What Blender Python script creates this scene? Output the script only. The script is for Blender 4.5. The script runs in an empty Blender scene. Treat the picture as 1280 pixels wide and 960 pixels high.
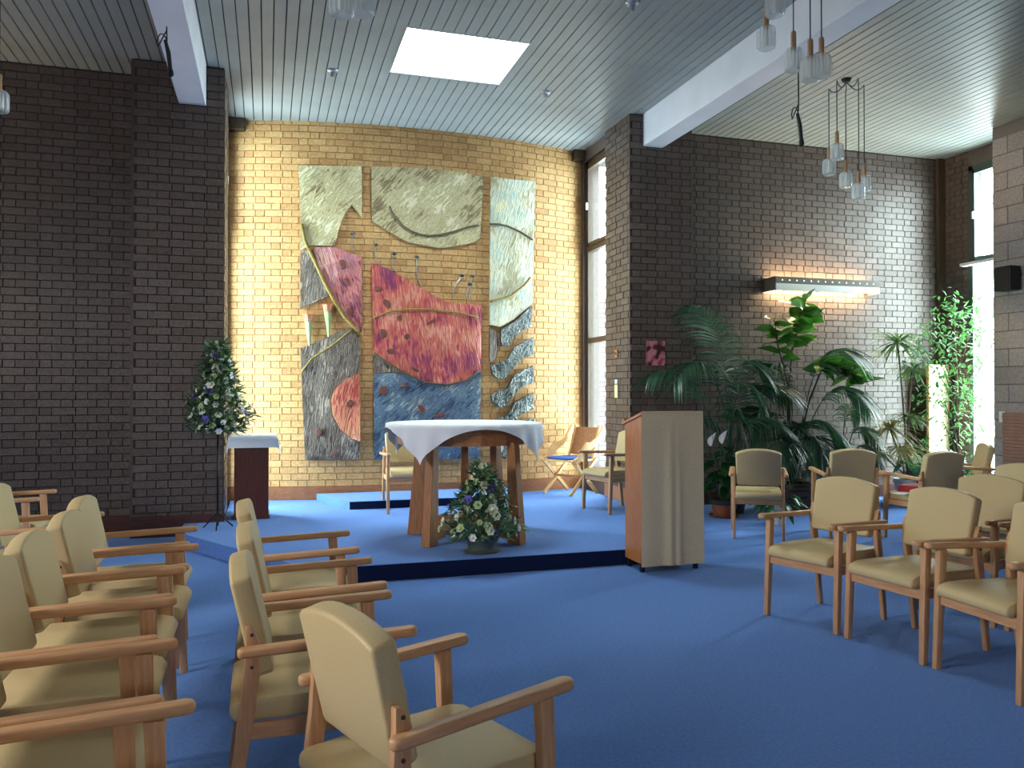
import bpy, bmesh, math, random
from mathutils import Vector, Matrix, noise
random.seed(7)
R = math.radians
scn = bpy.context.scene
COL = scn.collection

# ------------------------------------------------------------------ camera
F_PX, EYE, HORIZON = 1000.0, 1.48, 490.0
TH = math.atan(305 / F_PX)
ST, CT = math.sin(TH), math.cos(TH)
PITCH = math.atan((HORIZON - 480) / F_PX)
cam_d = bpy.data.cameras.new('camera')
cam_d.sensor_fit = 'HORIZONTAL'; cam_d.sensor_width = 36.0
cam_d.lens = 36.0 * F_PX / 1280.0
cam_d.clip_start = 0.05; cam_d.clip_end = 200
cam = bpy.data.objects.new('camera', cam_d)
COL.objects.link(cam)
cam.location = (0, 0, EYE)
cam.rotation_euler = (math.pi / 2 + PITCH, 0, -TH)
scn.camera = cam

# ------------------------------------------------------------------ view and world (bright overcast sky)
scn.view_settings.view_transform = 'Standard'
scn.view_settings.look = 'None'
scn.view_settings.gamma = 1.0
scn.view_settings.use_curve_mapping = False
scn.view_settings.exposure = 0.0
SKY = 31.0
world = bpy.data.worlds.new('overcast_sky'); scn.world = world
world.use_nodes = True
wn, wl = world.node_tree.nodes, world.node_tree.links
wn.clear()
w_out = wn.new('ShaderNodeOutputWorld'); w_bg = wn.new('ShaderNodeBackground')
w_tc = wn.new('ShaderNodeTexCoord'); w_sep = wn.new('ShaderNodeSeparateXYZ'); w_ramp = wn.new('ShaderNodeValToRGB')
wl.new(w_tc.outputs['Generated'], w_sep.inputs[0])
w_mul = wn.new('ShaderNodeMath'); w_mul.operation = 'MULTIPLY_ADD'; w_mul.inputs[1].default_value = 0.5; w_mul.inputs[2].default_value = 0.5
wl.new(w_sep.outputs['Z'], w_mul.inputs[0]); wl.new(w_mul.outputs[0], w_ramp.inputs[0])
w_ramp.color_ramp.elements[0].position = 0.44; w_ramp.color_ramp.elements[0].color = (0.40, 0.39, 0.35, 1)
w_ramp.color_ramp.elements[1].position = 0.54; w_ramp.color_ramp.elements[1].color = (1.0, 0.985, 0.95, 1)
wl.new(w_ramp.outputs[0], w_bg.inputs['Color']); w_bg.inputs['Strength'].default_value = SKY
wl.new(w_bg.outputs[0], w_out.inputs[0])
scn.cycles.use_denoising = True
scn.cycles.max_bounces = 8
scn.cycles.diffuse_bounces = 5
scn.cycles.transparent_max_bounces = 12
scn.cycles.sample_clamp_indirect = 8.0

def portal(name, loc, rot, sx, sy):
    l = bpy.data.lights.new(name, 'AREA'); l.shape = 'RECTANGLE'; l.size = sx; l.size_y = sy
    l.cycles.is_portal = True
    o = bpy.data.objects.new(name, l); COL.objects.link(o); o.location = loc; o.rotation_euler = rot
    return o
def daylight(name, loc, rot, sx, sy, power, colr=(0.88, 0.95, 1.0)):
    l = bpy.data.lights.new(name, 'AREA'); l.shape = 'RECTANGLE'; l.size = sx; l.size_y = sy
    l.energy = power; l.color = colr
    o = bpy.data.objects.new(name, l); COL.objects.link(o); o.location = loc; o.rotation_euler = rot
    return o

# the room, in metres: x to the right along the walls, y into the room, camera above the origin
ZC = 4.88                      # underside of the boards
YW = 9.35                      # dark brick end walls left and right of the sanctuary
XL, XR, YB = -5.16, 8.92, -4.2
WINR_X = 9.45                  # plane of the corner window
SX0, SX1 = -0.46, 4.24         # sanctuary sides
SKX0, SKX1, SKY0, SKY1 = 1.235, 2.43, 7.40, 8.47
# daylight enters through the windows and rooflights: one portal in each
portal('portal_skylight', (1.83, 7.93, ZC + 0.14), (0, 0, 0), 1.19, 1.06)
portal('portal_corner_window', (WINR_X + 0.12, 8.46, 2.5), (0, R(90), 0), 4.5, 0.9)
portal('portal_sanctuary_right', (4.52, 10.03, 2.55), (0, R(90), 0), 4.6, 0.85)
portal('portal_sanctuary_left', (-0.74, 10.03, 2.55), (0, R(-90), 0), 4.6, 0.85)
portal('portal_rear_window', (0.5, YB - 0.15, 2.6), (R(90), 0, 0), 1.0, 0.8)
portal('portal_side_window', (XL - 0.15, 2.6, 2.8), (0, R(-90), 0), 1.6, 2.2)

# area lamps added outside the narrow windows to boost their daylight
daylight('daylight_boost_right', (4.60, 10.05, 2.5), (0, R(90), 0), 4.3, 0.8, 190)
daylight('daylight_boost_left', (-0.82, 10.05, 2.5), (0, R(-90), 0), 4.3, 0.8, 205)
daylight('daylight_boost_corner', (WINR_X + 0.3, 8.46, 2.5), (0, R(90), 0), 4.2, 0.8, 380)

# ------------------------------------------------------------------ pixel helpers (1280 x 960 frame)
def ray(px, py):
    x = (px - 640) / F_PX; y = -(py - 480) / F_PX
    cz = math.cos(PITCH) - y * math.sin(PITCH); up = math.sin(PITCH) + y * math.cos(PITCH)
    return Vector((x * CT + cz * ST, -x * ST + cz * CT, up))
def at_z(px, py, z):
    r = ray(px, py); t = (z - EYE) / r.z; return Vector((r.x * t, r.y * t, z))
def at_y(px, py, y):
    r = ray(px, py); t = y / r.y; return Vector((r.x * t, y, EYE + r.z * t))
def at_x(px, py, x):
    r = ray(px, py); t = x / r.x; return Vector((x, r.y * t, EYE + r.z * t))
def at_d(px, py, d):               # depth along the optical axis
    r = ray(px, py); return Vector((r.x * d, r.y * d, EYE + r.z * d))
def proj(p):
    x, y, z = p[0], p[1], p[2] - EYE
    cx = x * CT - y * ST; cf = x * ST + y * CT
    return 640 + F_PX * cx / cf, HORIZON - F_PX * z / cf, cf

# ------------------------------------------------------------------ materials
def lin(c):
    return tuple(((v / 255) / 12.92 if v / 255 <= 0.04045 else ((v / 255 + 0.055) / 1.055) ** 2.4) for v in c) + (1,)
MATS = {}
def new_mat(name):
    m = bpy.data.materials.new(name); m.use_nodes = True
    nt = m.node_tree; b = nt.nodes['Principled BSDF']
    MATS[name] = m
    return m, nt, b
def node(nt, t, **kw):
    n = nt.nodes.new(t)
    for k, v in kw.items():
        if k in n.inputs.keys(): n.inputs[k].default_value = v
        else: setattr(n, k, v)
    return n
def ramp(nt, cols, fac):
    r = nt.nodes.new('ShaderNodeValToRGB'); e = r.color_ramp.elements
    while len(e) < len(cols): e.new(0.5)
    for i, (p, c) in enumerate(cols): e[i].position = p; e[i].color = lin(c)
    nt.links.new(fac, r.inputs[0]); return r
def mat(name, c, rough=0.6, spec=0.5, var=0.0, scale=20, bump=0.0, bscale=80, stretch=None, c2=None, metal=0.0, sheen=0.0, coat=0.0):
    m, nt, b = new_mat(name)
    b.inputs['Roughness'].default_value = rough
    b.inputs['Specular IOR Level'].default_value = spec
    b.inputs['Metallic'].default_value = metal
    b.inputs['Base Color'].default_value = lin(c)
    if sheen: b.inputs['Sheen Weight'].default_value = sheen
    if coat: b.inputs['Coat Weight'].default_value = coat
    tc = node(nt, 'ShaderNodeTexCoord'); src = tc.outputs['Object']
    if stretch:
        mp = node(nt, 'ShaderNodeMapping'); mp.inputs['Scale'].default_value = stretch
        nt.links.new(src, mp.inputs[0]); src = mp.outputs[0]
    if var or c2:
        nz = node(nt, 'ShaderNodeTexNoise', Scale=scale, Detail=4.0)
        nt.links.new(src, nz.inputs['Vector'])
        c2 = c2 or tuple(max(0, v * (1 - var)) for v in c)
        r = ramp(nt, [(0.35, c2), (0.65, c)], nz.outputs['Fac'])
        nt.links.new(r.outputs[0], b.inputs['Base Color'])
    if bump:
        nb = node(nt, 'ShaderNodeTexNoise', Scale=bscale, Detail=3.0)
        nt.links.new(src, nb.inputs['Vector'])
        bp = node(nt, 'ShaderNodeBump', Strength=bump, Distance=0.01)
        nt.links.new(nb.outputs['Fac'], bp.inputs['Height']); nt.links.new(bp.outputs[0], b.inputs['Normal'])
    return m
def wood(name, c, c2, axis=0, rough=0.45, scale=6):
    st = [14, 14, 14]; st[axis] = 1.2
    return mat(name, c, rough=rough, c2=c2, scale=scale, stretch=tuple(st), bump=0.08, bscale=30)
def brick_mat(name, cols, rough, bump=0.5, spec=0.5):
    m, nt, b = new_mat(name)
    b.inputs['Roughness'].default_value = rough; b.inputs['Specular IOR Level'].default_value = spec
    oi = node(nt, 'ShaderNodeObjectInfo'); ge = node(nt, 'ShaderNodeNewGeometry')
    a = node(nt, 'ShaderNodeMath', operation='ADD'); fr = node(nt, 'ShaderNodeMath', operation='FRACT')
    nt.links.new(oi.outputs['Random'], a.inputs[0]); nt.links.new(ge.outputs['Random Per Island'], a.inputs[1]); nt.links.new(a.outputs[0], fr.inputs[0])
    r = ramp(nt, cols, fr.outputs[0])
    nz = node(nt, 'ShaderNodeTexNoise', Scale=35.0, Detail=5.0); nt.links.new(ge.outputs['Position'], nz.inputs['Vector'])
    mx = node(nt, 'ShaderNodeMix', data_type='RGBA', blend_type='MULTIPLY'); mx.inputs[0].default_value = 0.55
    r2 = ramp(nt, [(0.25, (150, 150, 150)), (0.75, (255, 255, 255))], nz.outputs['Fac'])
    nt.links.new(r.outputs[0], mx.inputs[6]); nt.links.new(r2.outputs[0], mx.inputs[7])
    nt.links.new(mx.outputs[2], b.inputs['Base Color'])
    bp = node(nt, 'ShaderNodeBump', Strength=bump, Distance=0.006)
    nb = node(nt, 'ShaderNodeTexNoise', Scale=60.0, Detail=4.0); nt.links.new(ge.outputs['Position'], nb.inputs['Vector'])
    nt.links.new(nb.outputs['Fac'], bp.inputs['Height']); nt.links.new(bp.outputs[0], b.inputs['Normal'])
    return m
def emit(name, c, s):
    m, nt, b = new_mat(name)
    b.inputs['Base Color'].default_value = lin(c); b.inputs['Emission Color'].default_value = lin(c); b.inputs['Emission Strength'].default_value = s
    return m
def pane_mat(name, tint=(240, 250, 250), refl=0.06):
    m, nt, b = new_mat(name)
    t = node(nt, 'ShaderNodeBsdfTransparent'); t.inputs[0].default_value = lin(tint)
    g = node(nt, 'ShaderNodeBsdfGlossy'); g.inputs['Roughness'].default_value = 0.02
    x = node(nt, 'ShaderNodeMixShader'); x.inputs[0].default_value = refl
    nt.links.new(t.outputs[0], x.inputs[1]); nt.links.new(g.outputs[0], x.inputs[2])
    nt.links.new(x.outputs[0], nt.nodes['Material Output'].inputs[0])
    return m
def leaf_mat(name, c, c2, gloss=0.35, trans=0.35, scale=6):
    m, nt, b = new_mat(name)
    b.inputs['Roughness'].default_value = gloss
    ge = node(nt, 'ShaderNodeNewGeometry'); nz = node(nt, 'ShaderNodeTexNoise', Scale=float(scale), Detail=2.0)
    nt.links.new(ge.outputs['Position'], nz.inputs['Vector'])
    r = ramp(nt, [(0.3, c2), (0.7, c)], nz.outputs['Fac'])
    nt.links.new(r.outputs[0], b.inputs['Base Color'])
    tl = node(nt, 'ShaderNodeBsdfTranslucent'); mx = node(nt, 'ShaderNodeMix', data_type='RGBA', blend_type='MULTIPLY'); mx.inputs[0].default_value = 1
    nt.links.new(r.outputs[0], mx.inputs[6]); mx.inputs[7].default_value = (1.2, 1.5, 0.7, 1)
    nt.links.new(mx.outputs[2], tl.inputs[0])
    x = node(nt, 'ShaderNodeMixShader'); x.inputs[0].default_value = trans
    nt.links.new(b.outputs[0], x.inputs[1]); nt.links.new(tl.outputs[0], x.inputs[2])
    nt.links.new(x.outputs[0], nt.nodes['Material Output'].inputs[0])
    return m
def streak_mat(name, cols, scale=7, rot=0.6, bump=0.5, gloss=0.45, stretch=(9, 9, 2.2)):
    m, nt, b = new_mat(name)
    b.inputs['Roughness'].default_value = gloss
    ge = node(nt, 'ShaderNodeNewGeometry')
    mp = node(nt, 'ShaderNodeMapping'); mp.vector_type = 'TEXTURE'; mp.inputs['Rotation'].default_value = (0, rot, 0); mp.inputs['Scale'].default_value = tuple(1 / v for v in stretch)
    nt.links.new(ge.outputs['Position'], mp.inputs[0])
    nz = node(nt, 'ShaderNodeTexNoise', Scale=1.0, Detail=5.0, Distortion=1.4); nt.links.new(mp.outputs[0], nz.inputs['Vector'])
    nz2 = node(nt, 'ShaderNodeTexNoise', Scale=float(scale) * 0.35, Detail=3.0); nt.links.new(ge.outputs['Position'], nz2.inputs['Vector'])
    a = node(nt, 'ShaderNodeMath', operation='ADD'); nt.links.new(nz.outputs['Fac'], a.inputs[0]); nt.links.new(nz2.outputs['Fac'], a.inputs[1])
    h = node(nt, 'ShaderNodeMath', operation='MULTIPLY_ADD'); h.inputs[1].default_value = 2.0; h.inputs[2].default_value = -1.5
    nt.links.new(a.outputs[0], h.inputs[0])
    n = len(cols)
    r = ramp(nt, [(0.12 + 0.76 * i / (n - 1), c) for i, c in enumerate(cols)], h.outputs[0])
    nt.links.new(r.outputs[0], b.inputs['Base Color'])
    bp = node(nt, 'ShaderNodeBump', Strength=bump, Distance=0.03)
    nt.links.new(nz.outputs['Fac'], bp.inputs['Height']); nt.links.new(bp.outputs[0], b.inputs['Normal'])
    return m

mat('carpet', (102, 148, 224), rough=0.95, spec=0.1, c2=(88, 132, 208), scale=60, bump=0.5, bscale=900, sheen=0.15)
mat('carpet_shaded', (22, 34, 66), rough=0.95, spec=0.1, bump=0.4, bscale=900)  # same carpet on the risers, their shade put into a darker colour
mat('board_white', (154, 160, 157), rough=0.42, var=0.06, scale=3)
mat('board_gap', (66, 68, 70), rough=0.9)
mat('beam_paint', (226, 228, 236), rough=0.55, var=0.03, scale=3)
mat('mortar_dark', (64, 56, 52), rough=0.95, var=0.2, scale=30)
mat('mortar_buff', (186, 146, 92), rough=0.95, var=0.15, scale=30)
mat('mortar_block', (120, 112, 108), rough=0.95)
brick_mat('brick_dark', [(0.0, (94, 79, 72)), (0.5, (106, 92, 86)), (1.0, (88, 73, 66))], 0.42)
brick_mat('brick_buff', [(0.0, (216, 166, 106)), (0.5, (226, 180, 118)), (1.0, (202, 150, 94))], 0.6, bump=0.35)
brick_mat('block_grey', [(0.0, (176, 164, 160)), (0.5, (186, 174, 170)), (1.0, (168, 156, 152))], 0.85, bump=0.3)
brick_mat('brick_outside', [(0.0, (170, 172, 184)), (0.5, (186, 186, 194)), (1.0, (160, 162, 176))], 0.8)
wood('trim_dark', (86, 44, 32), (62, 30, 22), axis=0, rough=0.4)
wood('trim_warm', (170, 112, 70), (148, 92, 56), axis=0, rough=0.45)
wood('frame_brown', (84, 66, 50), (64, 50, 38), axis=2, rough=0.5)
mat('frame_green', (58, 76, 72), rough=0.4)
wood('beech_x', (208, 162, 118), (192, 142, 100), axis=0)
wood('beech_z', (204, 158, 116), (186, 138, 98), axis=2)
wood('beech_y', (206, 160, 118), (190, 140, 100), axis=1)
mat('vinyl', (202, 180, 134), rough=0.46, spec=0.4, var=0.05, scale=220, bump=0.12, bscale=420)
wood('oak_z', (178, 122, 76), (150, 96, 56), axis=2)
wood('oak_x', (178, 120, 74), (148, 94, 54), axis=0)
wood('mahogany', (96, 42, 28), (74, 30, 20), axis=2, rough=0.35)
wood('teak_z', (190, 122, 72), (160, 98, 54), axis=2, rough=0.4)
wood('pale_oak', (222, 178, 118), (200, 150, 92), axis=2)
mat('black_metal', (26, 26, 28), rough=0.4, metal=0.3)
mat('black_plastic', (22, 22, 24), rough=0.5)
mat('linen_white', (234, 238, 246), rough=0.85, bump=0.15, bscale=300)
mat('hessian', (220, 204, 170), rough=0.9, var=0.08, scale=120, bump=0.4, bscale=500)
mat('cushion_blue', (52, 84, 156), rough=0.9)
mat('cord_black', (20, 20, 22), rough=0.6)
wood('lamp_wood', (186, 146, 108), (156, 118, 84), axis=2)
mat('white_plastic', (232, 232, 226), rough=0.4)
mat('cream_plastic', (236, 226, 160), rough=0.4)
mat('steel', (170, 172, 172), rough=0.35, metal=0.8)
mat('fixture_paint', (224, 224, 220), rough=0.4)
mat('fixture_grey', (96, 92, 82), rough=0.5)
emit('tube_light', (255, 226, 176), 130.0)
emit('hole_light', (255, 236, 190), 4.0)
pane_mat('window_glass')
mat('terracotta', (150, 84, 54), rough=0.75, var=0.15, scale=15)
mat('pot_dark', (40, 42, 44), rough=0.4)
mat('pot_white', (214, 216, 214), rough=0.4)
mat('soil', (44, 32, 24), rough=1.0)
wood('planter_wood', (74, 50, 34), (52, 34, 22), axis=0)
mat('bark', (112, 88, 62), rough=0.85, var=0.3, scale=30)
mat('stem_brown', (70, 52, 36), rough=0.7)
mat('stem_green', (70, 104, 54), rough=0.6)
leaf_mat('palm_leaf', (58, 94, 70), (30, 58, 46), trans=0.18)
leaf_mat('palm_leaf_grey', (96, 122, 108), (60, 90, 76), trans=0.2)
leaf_mat('rubber_leaf', (84, 136, 54), (46, 96, 40), gloss=0.22, trans=0.2)
leaf_mat('fig_leaf', (100, 146, 100), (52, 98, 66), gloss=0.35, trans=0.35)
leaf_mat('dracaena_leaf', (112, 136, 98), (72, 102, 70), trans=0.3)
leaf_mat('dry_leaf', (186, 172, 136), (134, 126, 98), trans=0.3)
leaf_mat('lily_leaf', (44, 96, 50), (24, 62, 34), gloss=0.25)
leaf_mat('bouquet_leaf', (112, 144, 116), (48, 84, 62), gloss=0.45, trans=0.2)
mat('petal_cream', (232, 234, 206), rough=0.7)
mat('petal_white', (238, 240, 236), rough=0.7)
mat('petal_violet', (104, 92, 178), rough=0.7)
mat('petal_green', (176, 196, 140), rough=0.7)
mat('bowl_green', (82, 92, 84), rough=0.3)
mat('red_cloth', (150, 22, 32), rough=0.7)
mat('paper', (232, 232, 228), rough=0.8)
mat('cream_board', (244, 232, 190), rough=0.6, var=0.05, scale=4)
mat('slat_pink', (172, 128, 110), rough=0.6, var=0.08, scale=8)
FINE = (34, 34, 5)
streak_mat('cloth_cream', [(122, 104, 72), (180, 164, 120), (206, 194, 154), (164, 152, 94), (224, 214, 182)], rot=0.75, stretch=FINE)
streak_mat('cloth_sky', [(160, 152, 116), (202, 196, 160), (222, 216, 190), (146, 184, 180), (218, 208, 166)], rot=0.35, stretch=FINE)
streak_mat('cloth_pink', [(110, 50, 84), (176, 84, 88), (206, 132, 116), (150, 84, 122), (226, 168, 148)], rot=-0.3, stretch=FINE)
streak_mat('cloth_red', [(118, 44, 84), (172, 62, 82), (194, 92, 82), (206, 112, 84), (222, 150, 132)], rot=-0.1, stretch=FINE)
streak_mat('cloth_orange', [(168, 66, 60), (206, 108, 84), (224, 146, 114), (200, 124, 66), (234, 172, 146)], rot=0.2, stretch=FINE)
streak_mat('cloth_grey', [(46, 38, 32), (92, 80, 70), (126, 112, 98), (66, 56, 50), (164, 150, 134)], rot=0.15, stretch=FINE)
streak_mat('cloth_blue', [(44, 60, 84), (74, 98, 122), (112, 134, 148), (60, 82, 114), (162, 176, 170)], rot=0.8, stretch=FINE)
streak_mat('cloth_wave', [(34, 42, 40), (66, 78, 74), (112, 122, 114), (46, 54, 52), (168, 172, 164)], rot=0.7, stretch=(20, 20, 14), gloss=0.3, bump=0.9)
mat('braid_gold', (170, 148, 62), rough=0.5, c2=(110, 92, 44), scale=60, bump=0.5)
mat('braid_dark', (84, 74, 50), rough=0.6)
mat('patch_brown', (124, 72, 58), rough=0.7, var=0.2)
M = MATS
# lamp glass: pressed clear glass, whitish
m, nt, b = new_mat('lamp_glass')
b.inputs['Base Color'].default_value = lin((222, 230, 232)); b.inputs['Roughness'].default_value = 0.12
tr = node(nt, 'ShaderNodeBsdfTransparent'); x = node(nt, 'ShaderNodeMixShader'); x.inputs[0].default_value = 0.62
nt.links.new(b.outputs[0], x.inputs[1]); nt.links.new(tr.outputs[0], x.inputs[2]); nt.links.new(x.outputs[0], nt.nodes['Material Output'].inputs[0])
# printed poster (flat print): pink picture with a dark figure-like scribble
m, nt, b = new_mat('poster_print')
tc = node(nt, 'ShaderNodeTexCoord'); nz = node(nt, 'ShaderNodeTexNoise', Scale=2.2, Detail=1.0); nt.links.new(tc.outputs['Generated'], nz.inputs['Vector'])
r = ramp(nt, [(0.40, (70, 36, 38)), (0.47, (160, 92, 104)), (0.56, (208, 132, 150)), (0.7, (150, 70, 84))], nz.outputs['Fac'])
nt.links.new(r.outputs[0], b.inputs['Base Color']); b.inputs['Roughness'].default_value = 0.35

# ------------------------------------------------------------------ mesh helpers
class MB:
    def __init__(s): s.v = []; s.f = []
    def add(s, vs, fs, mtx=None):
        n = len(s.v)
        s.v += [(mtx @ Vector(p)) if mtx else Vector(p) for p in vs]
        s.f += [tuple(n + i for i in f) for f in fs]; return s
    def box(s, a, b, mtx=None):
        (x0, y0, z0), (x1, y1, z1) = a, b
        return s.add([(x0, y0, z0), (x1, y0, z0), (x1, y1, z0), (x0, y1, z0), (x0, y0, z1), (x1, y0, z1), (x1, y1, z1), (x0, y1, z1)],
                     [(0, 3, 2, 1), (4, 5, 6, 7), (0, 1, 5, 4), (1, 2, 6, 5), (2, 3, 7, 6), (3, 0, 4, 7)], mtx)
    def prism(s, pts, z0, z1, mtx=None):       # pts ccw in xy
        n = len(pts)
        vs = [(p[0], p[1], z0) for p in pts] + [(p[0], p[1], z1) for p in pts]
        return s.add(vs, [tuple(range(n - 1, -1, -1)), tuple(range(n, 2 * n))] + [(i, (i + 1) % n, n + (i + 1) % n, n + i) for i in range(n)], mtx)
    def tube(s, path, rad, n=8, cap=True):
        path = [Vector(p) for p in path]
        rads = rad if isinstance(rad, (list, tuple)) else [rad] * len(path)
        base = len(s.v); up = None
        for i, p in enumerate(path):
            t = (path[min(i + 1, len(path) - 1)] - path[max(i - 1, 0)])
            t = t.normalized() if t.length > 1e-9 else Vector((0, 0, 1))
            if up is None:
                up = Vector((1, 0, 0)) if abs(t.x) < 0.8 else Vector((0, 1, 0))
            u = (up - t * up.dot(t)).normalized(); w = t.cross(u); up = u
            for k in range(n):
                a = 2 * math.pi * k / n
                s.v.append(p + (u * math.cos(a) + w * math.sin(a)) * rads[i])
        for i in range(len(path) - 1):
            for k in range(n):
                a = base + i * n + k; b2 = base + i * n + (k + 1) % n
                s.f.append((a, b2, b2 + n, a + n))
        if cap:
            s.f.append(tuple(base + k for k in range(n - 1, -1, -1)))
            e = base + (len(path) - 1) * n; s.f.append(tuple(e + k for k in range(n)))
        return s
    def lathe(s, prof, n=20, c=(0, 0, 0), rib=0.0):
        base = len(s.v)
        for (r_, z) in prof:
            for k in range(n):
                a = 2 * math.pi * k / n; rr = r_ * (1 + (rib if k % 2 else 0))
                s.v.append(Vector((c[0] + rr * math.cos(a), c[1] + rr * math.sin(a), c[2] + z)))
        for i in range(len(prof) - 1):
            for k in range(n):
                a = base + i * n + k; b2 = base + i * n + (k + 1) % n
                s.f.append((a, b2, b2 + n, a + n))
        return s
    def mesh(s, name, smooth=False, bevel=0.0, segs=2, angle=30):
        me = bpy.data.meshes.new(name)
        me.from_pydata([tuple(p) for p in s.v], [], s.f)
        if bevel or True:
            bm = bmesh.new(); bm.from_mesh(me)
            bmesh.ops.recalc_face_normals(bm, faces=bm.faces)
            if bevel:
                ed = [e for e in bm.edges if len(e.link_faces) == 2 and e.calc_face_angle(0) > R(angle)]
                bmesh.ops.bevel(bm, geom=ed, offset=bevel, segments=segs, profile=0.5, affect='EDGES', clamp_overlap=True)
            bm.to_mesh(me); bm.free()
        if smooth:
            for p in me.polygons: p.use_smooth = True
            if smooth != 'all':
                try: me.set_sharp_from_angle(angle=R(40))
                except Exception: pass
        me.update(); return me
    def leafstrip(s, pts, width_dir, widths):
        """thin tapered leaf along pts; width_dir is a vector, widths per point"""
        base = len(s.v)
        for p, w in zip(pts, widths):
            s.v.append(p - width_dir * w); s.v.append(p + width_dir * w)
        for i in range(len(pts) - 1):
            a = base + 2 * i; s.f.append((a, a + 1, a + 3, a + 2))
        return s

def link(name, me, material, parent=None, loc=None, rot=None, scale=None):
    o = bpy.data.objects.new(name, me); COL.objects.link(o)
    if me is not None and material is not None and len(me.materials) == 0:
        me.materials.append(M[material] if isinstance(material, str) else material)
    if parent is not None: o.parent = parent
    if loc is not None: o.location = loc
    if rot is not None: o.rotation_euler = rot
    if scale is not None: o.scale = scale
    return o
def tag(o, label=None, cat=None, group=None, kind=None):
    if label: o['label'] = label
    if cat: o['category'] = cat
    if group: o['group'] = group
    if kind: o['kind'] = kind
    return o
def empty(name, loc=(0, 0, 0), rz=0.0):
    o = bpy.data.objects.new(name, None); COL.objects.link(o); o.empty_display_size = 0.1
    o.location = loc; o.rotation_euler = (0, 0, rz); return o
def struct(name, mb, material, label=None, parent=None, **kw):
    o = link(name, mb.mesh(name, **kw), material, parent)
    if parent is None: o['kind'] = 'structure'
    if label: o['label'] = label
    return o
def box(a, b): return MB().box(a, b)

# ------------------------------------------------------------------ floor and platform
def slab(x0, x1, y0, y1, z0, z1, step=None): return box((x0, y0, z0), (x1, y1, z1))
struct('floor', box((XL - 0.5, YB - 0.3, -0.12), (9.8, 11.2, 0.0)), 'carpet', 'blue fitted carpet over the whole chapel floor')
DZ = 0.13
dais_pts = [(0.31, 6.3), (3.45, 6.3), (4.6, 8.3), (4.6, 8.86), (4.22, 8.86), (4.22, 10.62), (-0.44, 10.62), (-0.44, 8.88), (-0.82, 8.88), (-0.82, 8.3)]
pl = struct('floor_platform', MB().prism(dais_pts, 0.0, DZ), 'carpet', 'low carpeted platform with angled corners under the altar')
struct('riser', box((0.31, 6.288, 0.0), (3.45, 6.3, DZ - 0.004)), 'carpet_shaded', 'front riser with its shade painted dark blue', parent=pl)
SZ = 0.22
st = struct('floor_step', MB().prism([(0.90, 9.34), (2.83, 9.34), (3.16, 10.19), (0.58, 10.19)], DZ, SZ), 'carpet', 'small carpeted upper step against the sanctuary wall')
struct('riser', box((0.90, 9.33, DZ), (2.83, 9.34, SZ - 0.004)), 'carpet_shaded', 'step riser with its shade painted dark blue', parent=st)

# ------------------------------------------------------------------ brick walls
CO, BL, BH, J = 0.0825, 0.215, 0.1025, 0.010
BT = CO - J
def brick_mesh(name, w, d=0.05):      # the face looks along local -y
    return MB().box((-w / 2, 0.0, -BT / 2), (w / 2, d, BT / 2)).mesh(name)
def flemish(length, z0, z1):
    """(start, width, zc) of every brick"""
    out = []
    n = int((z1 - z0) / CO + 0.999); per = BL + BH + 2 * J
    for c in range(n):
        zc = z0 + (c + 0.5) * CO
        if zc + BT / 2 > z1 + 0.03: break
        u = -(per / 2) * (c % 2) - (0.03 if c % 2 else 0.0); k = 0
        while u < length:
            w = BL if k % 2 == 0 else BH
            a, b2 = max(u, 0), min(u + w, length)
            if b2 - a > 0.02: out.append((a, b2 - a, zc))
            u += w + J; k += 1
    return out
def brick_wall(name, place, length, z0, z1, material, backing, mortar, label, limit=300, course=None):
    """place(u) -> (point on the brick face at height 0, angle about z so that local -y is the face normal)"""
    wall = struct(name, backing, mortar, label)
    big, small = brick_mesh('brick', BL), brick_mesh('brick_header', BH)
    big.materials.append(M[material]); small.materials.append(M[material])
    items = []
    for (a, w, zc) in flemish(length, z0, z1):
        p, ang = place(a + w / 2)
        q = Vector((p[0], p[1], zc)); px, py, d = proj(q)
        seen = 0 < px < 1280 and 0 < py < 960 and d > 0
        items.append((0 if (seen and (abs(w - BL) < 1e-6 or abs(w - BH) < 1e-6)) else 1, d if seen else 99, -w, q, ang, w))
    items.sort(key=lambda t: (t[0], t[1] - (0.4 if t[5] == BL else 0)))
    rest = MB(); n = 0
    for it in items:
        q, ang, w = it[3], it[4], it[5]
        off = random.uniform(-0.0025, 0.0025)
        nrm = Vector((math.sin(ang), -math.cos(ang), 0))
        q = q + nrm * off
        if it[0] == 0 and n < limit:
            link('brick', big if abs(w - BL) < 1e-6 else small, None, wall, q, (0, 0, ang)); n += 1
        else:
            mx = Matrix.Translation(q) @ Matrix.Rotation(ang, 4, 'Z')
            rest.box((-w / 2, -0.0, -BT / 2), (w / 2, 0.05, BT / 2), mx)
    if rest.v: tag(link('brickwork', rest.mesh('brickwork'), material, wall), kind='stuff')
    return wall
MD = 0.009   # mortar recess
def straight(p0, p1):
    p0, p1 = Vector(p0), Vector(p1); d = (p1 - p0).normalized(); ang = math.atan2(d.y, d.x)
    return (lambda u: (p0 + d * u, ang)), (p1 - p0).length
def wall_y(name, x0, x1, y, z0, z1, material, mortar, label, thick=0.24, limit=300):      # faces the camera (-y)
    f, L = straight((x0, y, 0), (x1, y, 0))
    return brick_wall(name, f, L, z0, z1, material, box((x0, y + MD, 0), (x1, y + thick, z1)), mortar, label, limit)
def wall_xneg(name, x, y0, y1, z0, z1, material, mortar, label, thick=0.24, limit=300):   # faces -x
    f, L = straight((x, y1, 0), (x, y0, 0))
    return brick_wall(name, f, L, z0, z1, material, box((x + MD, y0, 0), (x + thick, y1, z1)), mortar, label, limit)
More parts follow.
